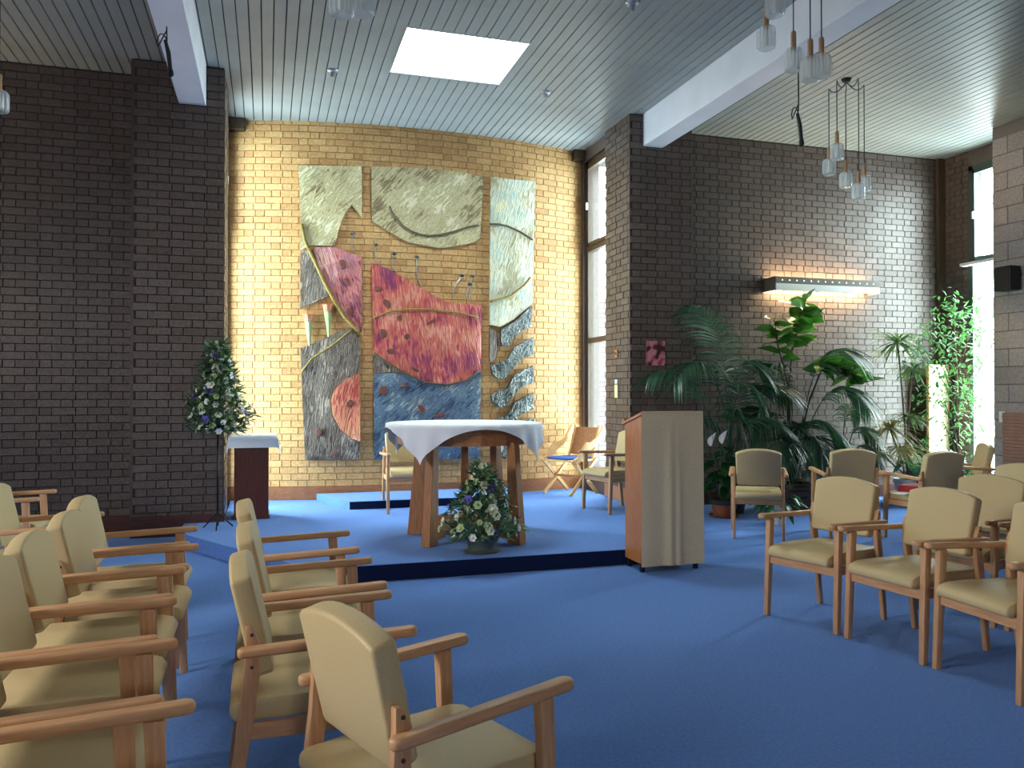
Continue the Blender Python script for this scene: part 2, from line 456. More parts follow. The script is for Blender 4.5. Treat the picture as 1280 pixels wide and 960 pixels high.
def wall_xpos(name, x, y0, y1, z0, z1, material, mortar, label, thick=0.24, limit=300):   # faces +x
    f, L = straight((x, y0, 0), (x, y1, 0))
    return brick_wall(name, f, L, z0, z1, material, box((x - thick, y0, 0), (x - MD, y1, z1)), mortar, label, limit)

PY = 8.88
wall_y('wall_end_left', XL - 0.5, -1.29, YW, 0.0, ZC, 'brick_dark', 'mortar_dark', 'dark brown brick end wall left of the sanctuary')
wall_y('wall_end_right', 5.03, WINR_X, YW, 0.0, ZC, 'brick_dark', 'mortar_dark', 'dark brown brick end wall right, behind the plants')
wall_y('wall_pier_left', -1.31, -0.45, PY, 0.0, ZC, 'brick_dark', 'mortar_dark', 'dark brick pier at the left of the sanctuary', thick=0.72)
wall_y('wall_pier_right', 4.22, 5.06, PY, 0.0, ZC, 'brick_dark', 'mortar_dark', 'dark brick pier at the right of the sanctuary', thick=0.72)
wall_xneg('wall_pier_right_side', 4.21, PY + 0.01, 9.63, 0.0, ZC, 'brick_dark', 'mortar_dark', 'left face of the right brick pier', thick=0.03)
wall_xpos('wall_pier_left_side', -0.44, PY + 0.01, 9.63, 0.0, ZC, 'brick_dark', 'mortar_dark', 'right face of the left brick pier', thick=0.03)
wall_xneg('wall_corner_return', WINR_X, 8.90, YW, 0.0, ZC, 'brick_dark', 'mortar_dark', 'short brick return beside the corner window')
# sides of the wall recesses next to the piers
struct('wall_pier_left_return', box((-1.34, PY + 0.02, 0), (-1.30, 9.6, ZC)), 'brick_dark')
# curved sanctuary wall, bulging gently towards the room
CX, SAG, HW = 1.90, 0.40, 2.40
CR = (HW * HW + SAG * SAG) / (2 * SAG)
CYC = 10.2 + CR
A0 = math.asin(HW / CR)
ARC = 2 * A0 * CR
def arc_at(u, off=0.0):
    a = -A0 + u / CR
    return Vector((CX + (CR + off) * math.sin(a), CYC - (CR + off) * math.cos(a), 0)), a
def curved_back():
    mb = MB(); n = 40; pts = []
    for i in range(n + 1): p, _ = arc_at(ARC * i / n, -MD); pts.append((p.x, p.y))
    for i in range(n, -1, -1): p, _ = arc_at(ARC * i / n, -0.25); pts.append((p.x, p.y))
    mb.prism(pts, 0, ZC); return mb
brick_wall('wall_sanctuary', lambda u: arc_at(u), ARC, DZ + 0.165, ZC, 'brick_buff', curved_back(), 'mortar_buff', 'gently curved buff brick wall behind the altar')
# concrete block side wall on the right
BLW, BLH = 0.44, 0.215
bw = struct('wall_side_right', box((XR + 0.008, YB, 0), (XR + 0.5, 8.03, ZC)), 'mortar_block', 'side wall of large pale grey concrete blocks')
blk = MB().box((0, -BLW / 2, -BLH / 2), (0.1, BLW / 2, BLH / 2)).mesh('block', bevel=0.004, segs=1); blk.materials.append(M['block_grey'])
half = MB().box((0, -BLW / 4 + 0.003, -BLH / 2), (0.1, BLW / 4 - 0.003, BLH / 2)).mesh('block_half', bevel=0.004, segs=1); half.materials.append(M['block_grey'])
far = MB()
for c in range(22):
    zc = 0.112 + c * 0.225
    if zc + BLH / 2 > ZC + 0.05: break
    y = 8.03 - (0 if c % 2 else 0.225); 
    if c % 2 == 0: link('block', half, None, bw, (XR, 8.03 - 0.11, zc))
    while y > YB + 0.5:
        yc = y - BLW / 2
        if y > 4.5: link('block', blk, None, bw, (XR + random.uniform(-0.002, 0.002), yc, zc))
        else: far.box((XR, yc - BLW / 2, zc - BLH / 2), (XR + 0.1, yc + BLW / 2, zc + BLH / 2))
        y -= 0.45
tag(link('blockwork', far.mesh('blockwork'), 'block_grey', bw), kind='stuff')
# walls the picture does not show: left side and rear, with window openings added for ambient light
def wall_with_hole(name, axis, pos, thick, a0, a1, h0, h1, z0, z1, material, label):
    mb = MB()
    def seg(u0, u1, w0, w1):
        if axis == 'x': mb.box((pos, u0, w0), (pos + thick, u1, w1))
        else: mb.box((u0, pos, w0), (u1, pos + thick, w1))
    seg(a0, h0, 0, ZC); seg(h1, a1, 0, ZC); seg(h0, h1, 0, z0); seg(h0, h1, z1, ZC)
    return struct(name, mb, material, label)
wall_with_hole('wall_side_left', 'x', XL - 0.3, 0.3, YB, 8.03, 1.5, 3.7, 2.0, 3.6, 'block_grey', 'side wall of pale grey blocks on the left')
wall_with_hole('wall_rear', 'y', YB - 0.3, 0.3, XL - 0.3, XR + 0.5, 0.0, 1.0, 2.2, 3.0, 'block_grey', 'rear wall behind the chairs')

# ------------------------------------------------------------------ baseboards
struct('baseboard_left', box((XL, YW - 0.03, 0), (-1.31, YW, 0.17)), 'trim_dark', 'dark red-brown wooden skirting under the left brick wall')
struct('baseboard_pier_left', box((-1.33, PY - 0.03, 0.0), (-0.43, PY, 0.21)), 'trim_dark', 'dark red-brown wooden skirting at the left pier')
struct('baseboard_right', box((5.06, YW - 0.03, 0), (9.42, YW, 0.17)), 'trim_dark', 'dark wooden skirting behind the plants')
struct('baseboard_pier_right', box((4.2, PY - 0.03, 0.0), (5.08, PY, 0.21)), 'trim_dark', 'dark wooden skirting at the right pier')
bb = MB()
def arc_band(mb, off0, off1, z0, z1, n=30):
    pts = [arc_at(ARC * i / n, off0)[0] for i in range(n + 1)] + [arc_at(ARC * i / n, off1)[0] for i in range(n, -1, -1)]
    mb.prism([(p.x, p.y) for p in pts], z0, z1); return mb
struct('baseboard_sanctuary', arc_band(bb, 0.022, -0.02, DZ, DZ + 0.165), 'trim_warm', 'warm brown skirting board along the curved wall')
struct('baseboard_pier_side', box((4.19, PY + 0.02, DZ), (4.21, 9.62, DZ + 0.165)), 'trim_warm', 'warm brown skirting on the pier side')

# ------------------------------------------------------------------ ceiling of painted boards with a rooflight
ceil_pts_out = MB()
def ceil_plate(x0, x1, y0, y1): ceil_pts_out.box((x0, y0, ZC + 0.018), (x1, y1, ZC + 0.12))
ceil_plate(XL - 0.6, SKX0 - 0.02, YB - 0.3, 11.2); ceil_plate(SKX1 + 0.02, 9.9, YB - 0.3, 11.2)
ceil_plate(SKX0 - 0.02, SKX1 + 0.02, YB - 0.3, SKY0 - 0.02); ceil_plate(SKX0 - 0.02, SKX1 + 0.02, SKY1 + 0.02, 11.2)
ce = struct('ceiling', ceil_pts_out, 'board_gap', 'flat ceiling lined with narrow white boards')
PITCHB = (SKX1 - SKX0) / 11
bmesh_cache = {}
def board(x0, y0, y1):
    key = round(y1 - y0, 3)
    if key not in bmesh_cache:
        bmesh_cache[key] = MB().box((0.005, 0, 0), (PITCHB - 0.005, y1 - y0, 0.016)).mesh('board', bevel=0.003, segs=1)
        bmesh_cache[key].materials.append(M['board_white'])
    link('board', bmesh_cache[key], None, ce, (x0, y0, ZC))
i0 = int((XL - SKX0) / PITCHB) - 1; i1 = int((9.45 - SKX0) / PITCHB)
for i in range(i0, i1 + 1):
    x0 = SKX0 + i * PITCHB; xm = x0 + PITCHB / 2
    yend = YW
    if SX0 - 0.3 < xm < SX1 + 0.3: yend = 10.66
    if xm > XR and xm < 9.46: board(x0, 4.0, YW); continue
    if SKX0 < xm < SKX1: board(x0, YB, SKY0); board(x0, SKY1, yend)
    else: board(x0, YB, yend)
# rooflight shaft and pane
sk = MB()
h0, h1 = ZC + 0.0, ZC + 0.13
sk.box((SKX0 - 0.02, SKY0 - 0.02, h0), (SKX0, SKY1 + 0.02, h1)).box((SKX1, SKY0 - 0.02, h0), (SKX1 + 0.02, SKY1 + 0.02, h1))
sk.box((SKX0, SKY0 - 0.02, h0), (SKX1, SKY0, h1)).box((SKX0, SKY1, h0), (SKX1, SKY1 + 0.02, h1))
wo = struct('window_1', sk, 'beam_paint', 'square rooflight with white lined sides in the boarded ceiling')
link('pane', box((SKX0, SKY0, ZC + 0.05), (SKX1, SKY1, ZC + 0.06)).mesh('pane'), 'window_glass', wo)
# beams
struct('trim_beam_left', box((-0.89, YB, 4.46), (-0.625, PY, ZC + 0.01)), 'beam_paint', 'white boxed ceiling beam on the left', bevel=0.006, segs=1)
struct('trim_beam_right', box((4.385, YB, 4.49), (4.65, PY, ZC + 0.01)), 'beam_paint', 'white boxed ceiling beam on the right', bevel=0.006, segs=1)

# ------------------------------------------------------------------ windows
def slit_window(name, x, y0, y1, z0, z1, transoms, material, label, out):
    """tall window in the plane x; out = +1 when outdoors lies towards +x"""
    fr = MB(); w = 0.07
    xa, xb = (x, x + 0.08 * out) if out > 0 else (x + 0.08 * out, x)
    fr.box((xa, y0, z0), (xb, y0 + w, z1)).box((xa, y1 - w, z0), (xb, y1, z1))
    fr.box((xa, y0, z0), (xb, y1, z0 + w)).box((xa, y0, z1 - w), (xb, y1, z1))
    o = struct(name, fr, material, label)
    for t in transoms:
        link('transom', box((xa, y0 + w, t - 0.035), (xb, y1 - w, t + 0.035)).mesh('transom'), material, o)
    zs = [z0 + w] + [v for t in transoms for v in (t - 0.035, t + 0.035)] + [z1 - w]
    xm = (xa + xb) / 2
    for k in range(0, len(zs), 2):
        link('pane', box((xm - 0.003, y0 + w, zs[k]), (xm + 0.003, y1 - w, zs[k + 1])).mesh('pane'), 'window_glass', o)
    # opening sash of the top light, with its handle
    t = transoms[-1]
    s2 = MB(); v = 0.05
    xs0, xs1 = (xa - 0.02, xa + 0.03) if out > 0 else (xb - 0.03, xb + 0.02)
    ya, yb2, za, zb = y0 + w, y1 - w, t + 0.035, z1 - w
    s2.box((xs0, ya, za), (xs1, ya + v, zb)).box((xs0, yb2 - v, za), (xs1, yb2, zb)).box((xs0, ya, za), (xs1, yb2, za + v)).box((xs0, ya, zb - v), (xs1, yb2, zb))
    sash = link('sash', s2.mesh('sash'), material, o)
    link('handle', box((xs0 - 0.03 if out > 0 else xs1, (yb2 - 0.05), (za + zb) / 2 - 0.05), (xs0 if out > 0 else xs1 + 0.03, yb2 - 0.02, (za + zb) / 2 + 0.05)).mesh('handle', bevel=0.005), 'white_plastic', sash)
    return o
slit_window('window_2', 4.30, 9.63, 10.50, 0.32, 4.72, [2.2, 3.48], 'frame_brown', 'tall narrow brown-framed window at the right of the altar wall', 1)
slit_window('window_3', -0.52, 9.63, 10.50, 0.32, 4.72, [2.2, 3.48], 'frame_brown', 'tall narrow brown-framed window at the left of the altar wall', -1)
slit_window('window_4', WINR_X, 8.03, 8.90, 0.30, 4.66, [3.28], 'frame_green', 'tall corner window with dark frame behind the weeping fig', 1)
for nm, x0, x1, y0, y1, zt, zb in (('wall_window_right', 4.26, 4.5, 9.60, 10.75, 4.72, 0.32), ('wall_window_left', -0.72, -0.48, 9.60, 10.75, 4.72, 0.32),
                                   ('wall_corner_right', WINR_X, WINR_X + 0.24, 8.0, 8.9, 4.66, 0.30)):
    struct(nm, MB().box((x0, y0, zt), (x1, y1, ZC + 0.05)).box((x0, y0, 0), (x1, y1, zb)), 'brick_dark', 'wall above and below the narrow window')
struct('wall_window_edge_right', box((4.26, 10.50, 0.3), (4.5, 10.8, 4.75)), 'brick_dark')
struct('wall_window_edge_left', box((-0.72, 10.50, 0.3), (-0.48, 10.8, 4.75)), 'brick_dark')
struct('wall_corner_left', box((-5.9, 7.9, 0.0), (-5.66, 9.4, ZC)), 'brick_dark')
struct('wall_block_return', box((XR + 0.1, 7.9, 0), (WINR_X + 0.2, 8.03, ZC)), 'block_grey')
struct('wall_block_return_left', box((-5.9, 7.9, 0), (XL - 0.1, 8.03, ZC)), 'block_grey')
struct('trim_1', box((WINR_X - 0.13, YW - 0.06, 0.17), (WINR_X - 0.01, YW - 0.005, ZC)), 'frame_brown', 'dark vertical strip in the right corner')  # dark strip added for the darker band in this corner
struct('trim_2', box((WINR_X - 0.14, 8.0, 3.245), (WINR_X - 0.02, 8.92, 3.285)), 'beam_paint', 'white ledge across the corner window')
struct('trim_3', box((SX0 - 0.02, 10.42, 4.74), (SX0 + 0.17, 10.66, ZC)), 'frame_brown', 'small brown fillet under the ceiling at the window corner')
struct('trim_4', box((4.10, 10.42, 4.74), (4.28, 10.66, ZC)), 'frame_brown', 'small brown fillet under the ceiling at the right window corner')
# seen through the right sanctuary window: a pale brick wall outdoors
f, L = straight((4.6, 12.4, 0), (9.2, 12.4, 0))
brick_wall('wall_outside', f, L, 0.0, 3.0, 'brick_outside', box((4.6, 12.4 + MD, -0.3), (9.2, 12.7, 3.0)), 'mortar_block', 'pale brick wall outdoors beyond the narrow window', limit=60)
struct('ground_outside', MB().box((9.9, 4, -0.3), (22, 18, -0.15)).box((4.6, 11.2, -0.3), (9.9, 18, -0.15)), 'block_grey', 'paved ground outside the windows')

# ------------------------------------------------------------------ armchairs
def outline_prism(pts, t, bevel, segs=3, name='pad'):
    """pts in the (y, z) plane, thickness t along x, rounded edges"""
    mb = MB(); n = len(pts)
    mb.add([(-t / 2, p[0], p[1]) for p in pts] + [(t / 2, p[0], p[1]) for p in pts],
           [tuple(range(n)), tuple(range(2 * n - 1, n - 1, -1))] + [(i, n + i, n + (i + 1) % n, (i + 1) % n) for i in range(n)])
    return mb.mesh(name, smooth=True, bevel=bevel, segs=segs, angle=50)
def chair_parts():
    P = []
    # back pad: crowned top, slightly narrower at the bottom
    pts = []
    hw_t, hw_b, h = 0.222, 0.212, 0.375
    pts += [(-hw_b + 0.015, 0.0), (hw_b - 0.015, 0.0), (hw_b, 0.015)]
    for i in range(9):
        y = hw_t - i * 2 * hw_t / 8
        pts.append((y, h - 0.042 * (abs(y) / hw_t) ** 2.2))
    pts.append((-hw_b, 0.015))
    pad = outline_prism(pts, 0.072, 0.014)
    P.append(('backrest', pad, 'vinyl', (-0.165, 0, 0.540), (0, R(-13), 0)))
    # seat: waterfall front
    mb = MB(); x0, x1, w = -0.275, 0.312, 0.222
    prof = [(x0, 0.425), (x0 + 0.005, 0.458), (x0 + 0.03, 0.470), (0.10, 0.478), (0.24, 0.476), (0.29, 0.462), (x1, 0.435), (x1 - 0.004, 0.405), (0.26, 0.398), (x0 + 0.02, 0.398)]
    n = len(prof)
    mb.add([(p[0], -w, p[1]) for p in prof] + [(p[0], w, p[1]) for p in prof],
           [tuple(range(n)), tuple(range(2 * n - 1, n - 1, -1))] + [(i, n + i, n + (i + 1) % n, (i + 1) % n) for i in range(n)])
    P.append(('seat', mb.mesh('seat', smooth=True, bevel=0.012, segs=2, angle=45), 'vinyl', None, None))
    def bar(a, b, wa, wb):            # tapered square leg from a to b, (x, y) half sizes
        a, b = Vector(a), Vector(b)
        vs = [(a.x + sx * wa[0], a.y + sy * wa[1], a.z) for sx, sy in ((-1, -1), (1, -1), (1, 1), (-1, 1))]
        vs += [(b.x + sx * wb[0], b.y + sy * wb[1], b.z) for sx, sy in ((-1, -1), (1, -1), (1, 1), (-1, 1))]
        return MB().add(vs, [(0, 3, 2, 1), (4, 5, 6, 7), (0, 1, 5, 4), (1, 2, 6, 5), (2, 3, 7, 6), (3, 0, 4, 7)])
    for s in (-1, 1):
        P.append(('leg', bar((0.268, s * 0.258, 0.0), (0.238, s * 0.254, 0.640), (0.019, 0.016), (0.025, 0.019)).mesh('leg', smooth=True, bevel=0.006), 'beech_z', None, None))
        # rear leg sweeps up into the bracket that carries the back pad
        mb = MB(); path = [(-0.275, 0.0), (-0.250, 0.22), (-0.222, 0.42), (-0.204, 0.56), (-0.202, 0.66), (-0.214, 0.715)]
        wid = [0.018, 0.021, 0.026, 0.026, 0.022, 0.010]
        vs = []; y0, y1 = s * 0.222, s * 0.250
        for (x, z), wv in zip(path, wid): vs += [(x - wv, y0, z), (x + wv, y0, z), (x + wv, y1, z), (x - wv, y1, z)]
        fs = [(0, 1, 2, 3), tuple(4 * (len(path) - 1) + k for k in (3, 2, 1, 0))]
        for i in range(len(path) - 1):
            for k in range(4): a = 4 * i + k; b = 4 * i + (k + 1) % 4; fs.append((a, b, b + 4, a + 4))
        mb.add(vs, fs)
        P.append(('leg', mb.mesh('leg', smooth=True, bevel=0.005), 'beech_z', None, None))
        # arm rest: flat rounded paddle
        pa = []
        L0, L1 = -0.25, 0.338
        for i in range(7): a = math.pi / 2 + math.pi * i / 6; pa.append((L0 + 0.022 + 0.022 * math.cos(a), 0.022 * math.sin(a)))
        for i in range(7): a = -math.pi / 2 + math.pi * i / 6; pa.append((L1 - 0.027 + 0.027 * math.cos(a), 0.027 * math.sin(a)))
        m2 = MB().prism(pa, -0.016, 0.016).mesh('armrest', smooth=True, bevel=0.010, segs=3, angle=50)
        P.append(('armrest', m2, 'beech_x', (0, s * 0.264, 0.648), (0, R(-2.0), s * R(-0.8))))
        P.append(('side_rail', box((-0.25, s * 0.232 - 0.010, 0.345), (0.25, s * 0.232 + 0.010, 0.400)).mesh('side_rail', bevel=0.003, segs=1), 'beech_x', None, None))
        sc = MB(); sc.tube([(-0.202, s * 0.249, 0.0), (-0.202, s * 0.2535, 0.0)], 0.006, 8)
        me = sc.mesh('screw')
        for z in (0.585, 0.69): P.append(('screw', me, 'frame_brown', (-0.002, 0, z), None))
    P.append(('front_rail', box((0.236, -0.245, 0.345), (0.258, 0.245, 0.402)).mesh('front_rail', bevel=0.003, segs=1), 'beech_y', None, None))
    P.append(('rear_rail', box((-0.235, -0.235, 0.345), (-0.215, 0.235, 0.396)).mesh('rear_rail', bevel=0.003, segs=1), 'beech_y', None, None))
    return P
CHAIR = chair_parts()
LEGF = 0.268
def chair(fx, fy, heading, label, group, z=0.0):
    """fx, fy: the point midway between the feet of the front legs; heading: direction the sitter looks"""
    a = R(heading)
    c = empty('armchair', (fx - LEGF * math.cos(a), fy - LEGF * math.sin(a), z), a)
    tag(c, label, 'chair', group)
    for (n, me, mt, loc, rot) in CHAIR: link(n, me, mt, c, loc, rot)
    return c
GA, GB, GC, GR, GF = 'armchairs in the left column', 'armchairs in the front left column', 'armchairs by the left wall', 'armchairs on the right', 'armchairs by the plants'
for x, y, h, l in ((-0.47, 4.90, 0, 'farthest beech armchair in the left column, its arm against the platform carpet'),
                   (-0.42, 4.30, 0, 'second farthest beige armchair in the left column of the left block'),
                   (-0.43, 3.72, 0, 'third farthest beige armchair in the left column of the left block'),
                   (-0.41, 3.14, 0, 'fourth beige armchair in the left column, back cut by the left picture edge'),
                   (-0.34, 2.565, 2, 'second nearest armchair in the left column, seat and arms only in view'),
                   (-0.23, 1.99, 4, 'nearest left armchair in the bottom left picture corner, paired arms above its seat')):
    chair(x, y, h, l, GA)
for x, y, h, l in ((0.39, 4.48, 0, 'farthest beige armchair of the front left column, nearest the flower stand'),
                   (0.42, 3.68, 0, 'middle beige armchair of the three in profile before the altar platform'),
                   (0.42, 3.00, 1, 'beige armchair in profile just behind the big foreground armchair')):
    chair(x, y, h, l, GB)
chair(0.667, 2.345, 21, 'big foreground beige armchair seen from behind, turned slightly to the altar', GB)
chair(-1.74, 7.19, 0, 'small distant armchair by the left brick wall with its arm outlined on brick', GC)
chair(-1.12, 5.70, 0, 'armchair at the left picture edge in front of the one by the brick wall', GC)
for x, y, h, l in ((3.25, 4.355, 197, 'front right armchair nearest the lectern, facing the aisle'),
                   (3.372, 3.770, 187, 'middle armchair of the front row on the right, facing the aisle'),
                   (3.415, 3.185, 178, 'nearest right armchair, its back cut by the right picture edge'),
                   (4.30, 4.19, 195, 'second row armchair on the right behind the middle one'),
                   (4.42, 3.60, 187, 'second row armchair mostly outside the right picture edge')):
    chair(x, y, h, l, GR)
chair(5.34, 4.76, 200, 'third row armchair with only its back top above the second row', GR)
def chair_rear(rx, ry, h, l, g, z=0.0):
    a = R(h); chair(rx + 0.55 * math.cos(a), ry + 0.55 * math.sin(a), h, l, g, z)
chair_rear(4.70, 6.95, 57, 'armchair seen from behind alone beside the lectern, in front of the peace lily', GF)
chair_rear(5.63, 6.68, 68, 'dark-backed armchair facing the palms, behind the front right row', GF)
chair_rear(6.26, 6.15, 88, 'armchair with a red book on its seat, facing the corner plants', GF)
chair_rear(7.72, 7.0, 148, 'armchair in side view before the block wall and corner window', GF)
chair(1.53, 8.865, 270, 'single armchair behind the altar facing the room', 'armchairs on the platform', DZ)
chair(3.55, 8.38, 192, 'armchair on the platform partly hidden by the lectern', 'armchairs on the platform', DZ)
# red book and white sheet on the third chair by the plants
a = R(88)
rb = empty('red_book', (6.20 + 0.30 * math.cos(a), 6.16 + 0.34 * math.sin(a), 0.481), R(20))
link('cover', box((-0.15, -0.11, 0.0), (0.15, 0.11, 0.07)).mesh('cover', bevel=0.012), 'red_cloth', rb)
link('pages', box((-0.145, -0.114, 0.012), (0.148, 0.09, 0.056)).mesh('pages'), 'paper', rb)
tag(rb, 'thick dark red book lying on an armchair by the plants', 'book')
o = link('paper_sheet', box((-0.1, -0.07, 0), (0.1, 0.07, 0.006)).mesh('paper_sheet'), 'paper', None, (5.99, 6.42, 0.481), (0, 0, 0.3)); tag(o, 'white service sheet on the seat beside the red book', 'paper')

# ------------------------------------------------------------------ altar table
AX, AY = 1.775, 7.37
AH = 1.06
al = empty('altar_table', (AX, AY, DZ))
tag(al, 'round wooden altar table on splayed flat legs with crossing stretchers', 'altar')
legs = [at_z(513, 667, DZ), at_z(533, 684, DZ), at_z(652, 681, DZ), Vector((2.25, 7.75, DZ)), Vector((1.93, 7.98, DZ))]
for L in legs:
    d = Vector((L.x - AX, L.y - AY, 0)); ang = math.atan2(d.y, d.x); r_ = d.length
    mb = MB()
    ro0, ro1 = r_ + 0.02, r_ - 0.06          # outer foot, outer top
    wi0, wi1 = 0.15, 0.085
    t0 = 0.044
    vs = []
    for z, ro, w, t in ((0, ro0, wi0, t0), (0.90, ro1, wi1, t0 * 0.85)):
        vs += [(ro - w, -t, z), (ro, -t, z), (ro, t, z), (ro - w, t, z)]
    mb.add(vs, [(0, 3, 2, 1), (4, 5, 6, 7), (0, 1, 5, 4), (1, 2, 6, 5), (2, 3, 7, 6), (3, 0, 4, 7)])
    link('leg', mb.mesh('leg', bevel=0.006), 'oak_z', al, None, (0, 0, ang))
    m2 = MB(); ri = r_ - 0.12
    m2.add([(0.02, -0.03, 0.10), (ri, -0.03, 0.03), (ri, -0.03, 0.17), (0.02, -0.03, 0.20), (0.02, 0.03, 0.10), (ri, 0.03, 0.03), (ri, 0.03, 0.17), (0.02, 0.03, 0.20)],
           [(0, 1, 2, 3), (7, 6, 5, 4), (0, 4, 5, 1), (3, 2, 6, 7), (1, 5, 6, 2), (0, 3, 7, 4)])
    link('stretcher', m2.mesh('stretcher', bevel=0.004, segs=1), 'oak_x', al, None, (0, 0, ang))
link('apron', MB().lathe([(0.60, 0.875), (0.63, 0.875), (0.63, 1.015), (0.60, 1.015), (0.60, 0.875)], 16).mesh('apron'), 'oak_x', al)
link('table_top', MB().lathe([(0.0, 1.01), (0.71, 1.01), (0.72, 1.02), (0.72, 1.05), (0.71, 1.06), (0.0, 1.06)], 48).mesh('table_top', smooth=True), 'oak_x', al)
# cloth: a square of linen on the round top, corners hanging
def draped_square(side, rad, z, ang, drop_soft=0.02, n=44, th=0.004, fold=0.02, seed=1):
    """square cloth on a round table: points past the edge hang down"""
    grid = []
    for i in range(n + 1):
        row = []
        for j in range(n + 1):
            u = -side / 2 + side * i / n; v = -side / 2 + side * j / n
            d = math.hypot(u, v); a = math.atan2(v, u)
            if d <= rad: p = (u, v, z + th)
            else:
                e = d - rad
                # flare folds grow with the drop
                wob = fold * (e / 0.3) * math.sin(a * 22 + seed) 
                rr = rad + 0.012 + 0.10 * e + wob
                p = (rr * math.cos(a), rr * math.sin(a), z + th - e * 0.985)
            row.append(p)
        grid.append(row)
    mb = MB()
    m = n + 1
    for row in grid: mb.v += [Vector(p) for p in row]
    for i in range(n):
        for j in range(n): mb.f.append((i * m + j, (i + 1) * m + j, (i + 1) * m + j + 1, i * m + j + 1))
    return mb
o = link('altar_cloth', draped_square(1.52, 0.722, DZ + AH, 0, n=56, fold=0.028).mesh('altar_cloth', smooth='all'), 'linen_white', None, (AX, AY, 0), (0, 0, R(1)))
tag(o, 'white linen altar cloth with hanging pointed corners', 'tablecloth')

# ------------------------------------------------------------------ lectern with cloth
lx0, lx1, ly0, ly1 = 2.925, 3.465, 5.955, 6.275
le = empty('lectern', (3.19, 6.11, 0)); tag(le, 'tall teak veneered lectern with slanted top beside the platform', 'lectern')
ox, oy = 3.19, 6.11
def lbox(n, a, b, mt, bev=0.003): return link(n, box((a[0] - ox, a[1] - oy, a[2]), (b[0] - ox, b[1] - oy, b[2])).mesh(n, bevel=bev, segs=1), mt, le)
for n, xa in (('side_panel', lx0), ('side_panel', lx1 - 0.022)):
    pts = [(ly0 - oy, 0.07), (ly1 - oy, 0.07), (ly1 - oy, 1.205), (ly0 - oy, 1.285)]
    mb = MB().add([(xa - ox, p[0], p[1]) for p in pts] + [(xa - ox + 0.022, p[0], p[1]) for p in pts], [(0, 1, 2, 3), (7, 6, 5, 4), (0, 4, 5, 1), (1, 5, 6, 2), (2, 6, 7, 3), (3, 7, 4, 0)])
    link(n, mb.mesh(n, bevel=0.003, segs=1), 'teak_z', le)
lbox('front_panel', (lx0 + 0.022, ly0 + 0.006, 0.07), (lx1 - 0.022, ly0 + 0.026, 1.275), 'teak_z')
lbox('shelf', (lx0 + 0.022, ly0 + 0.03, 0.60), (lx1 - 0.022, ly1 - 0.01, 0.62), 'teak_z')
lbox('bottom_board', (lx0 + 0.022, ly0 + 0.03, 0.07), (lx1 - 0.022, ly1 - 0.01, 0.09), 'teak_z')
pts = [(ly0 - oy - 0.02, 1.290), (ly1 - oy + 0.04, 1.196), (ly1 - oy + 0.04, 1.221), (ly0 - oy - 0.02, 1.316)]
xa, xb = lx0 - ox - 0.015, lx1 - ox + 0.015
mb = MB().add([(xa, p[0], p[1]) for p in pts] + [(xb, p[0], p[1]) for p in pts], [(0, 1, 2, 3), (7, 6, 5, 4), (0, 4, 5, 1), (1, 5, 6, 2), (2, 6, 7, 3), (3, 7, 4, 0)])
link('top', mb.mesh('top', bevel=0.004, segs=1), 'teak_z', le)
lbox('book_ledge', (lx0, ly1 + 0.02, 1.20), (lx1, ly1 + 0.045, 1.25), 'teak_z')
for xa in (lx0 + 0.005, lx1 - 0.045):
    for ya in (ly0 + 0.02, ly1 - 0.06): lbox('foot', (xa, ya, 0.0), (xa + 0.035, ya + 0.035, 0.072), 'black_metal')
mb = MB(); n, m = 30, 26
for i in range(n + 1):
    u = i / n; x = lx0 - 0.012 + (lx1 - lx0 + 0.024) * u
    for j in range(m + 1):
        v = j / m
        if j <= 5: y = ly1 - 0.10 + (ly0 - 0.022 - (ly1 - 0.10)) * (j / 5); z = 1.318 + (ly0 - 0.02 - y) / (ly1 - ly0 + 0.06) * 0.095 + 0.004
        else:
            w = (j - 5) / (m - 5); z = 1.322 - w * 1.268
            fold = 0.013 * math.exp(-((u - 0.46) / 0.07) ** 2) * min(1, w * 2.2) + 0.009 * math.exp(-((u - 0.60) / 0.035) ** 2) * min(1, max(0, w - 0.1) * 2) - 0.008 * math.exp(-((u - 0.53) / 0.03) ** 2) * w
            y = ly0 - 0.026 - fold - 0.004 * math.sin(u * 14) * w
            x2 = x + 0.012 * w * (u - 0.3)
        mb.v.append(Vector(((x if j <= 5 else x2) - ox, y - oy, z)))
for i in range(n):
    for j in range(m): a = i * (m + 1) + j; mb.f.append((a, a + 1, a + m + 2, a + m + 1))
o = link('lectern_cloth', mb.mesh('lectern_cloth', smooth='all'), 'hessian', None, (ox, oy, 0)); tag(o, 'plain oatmeal cloth hanging down the front of the lectern', 'cloth')

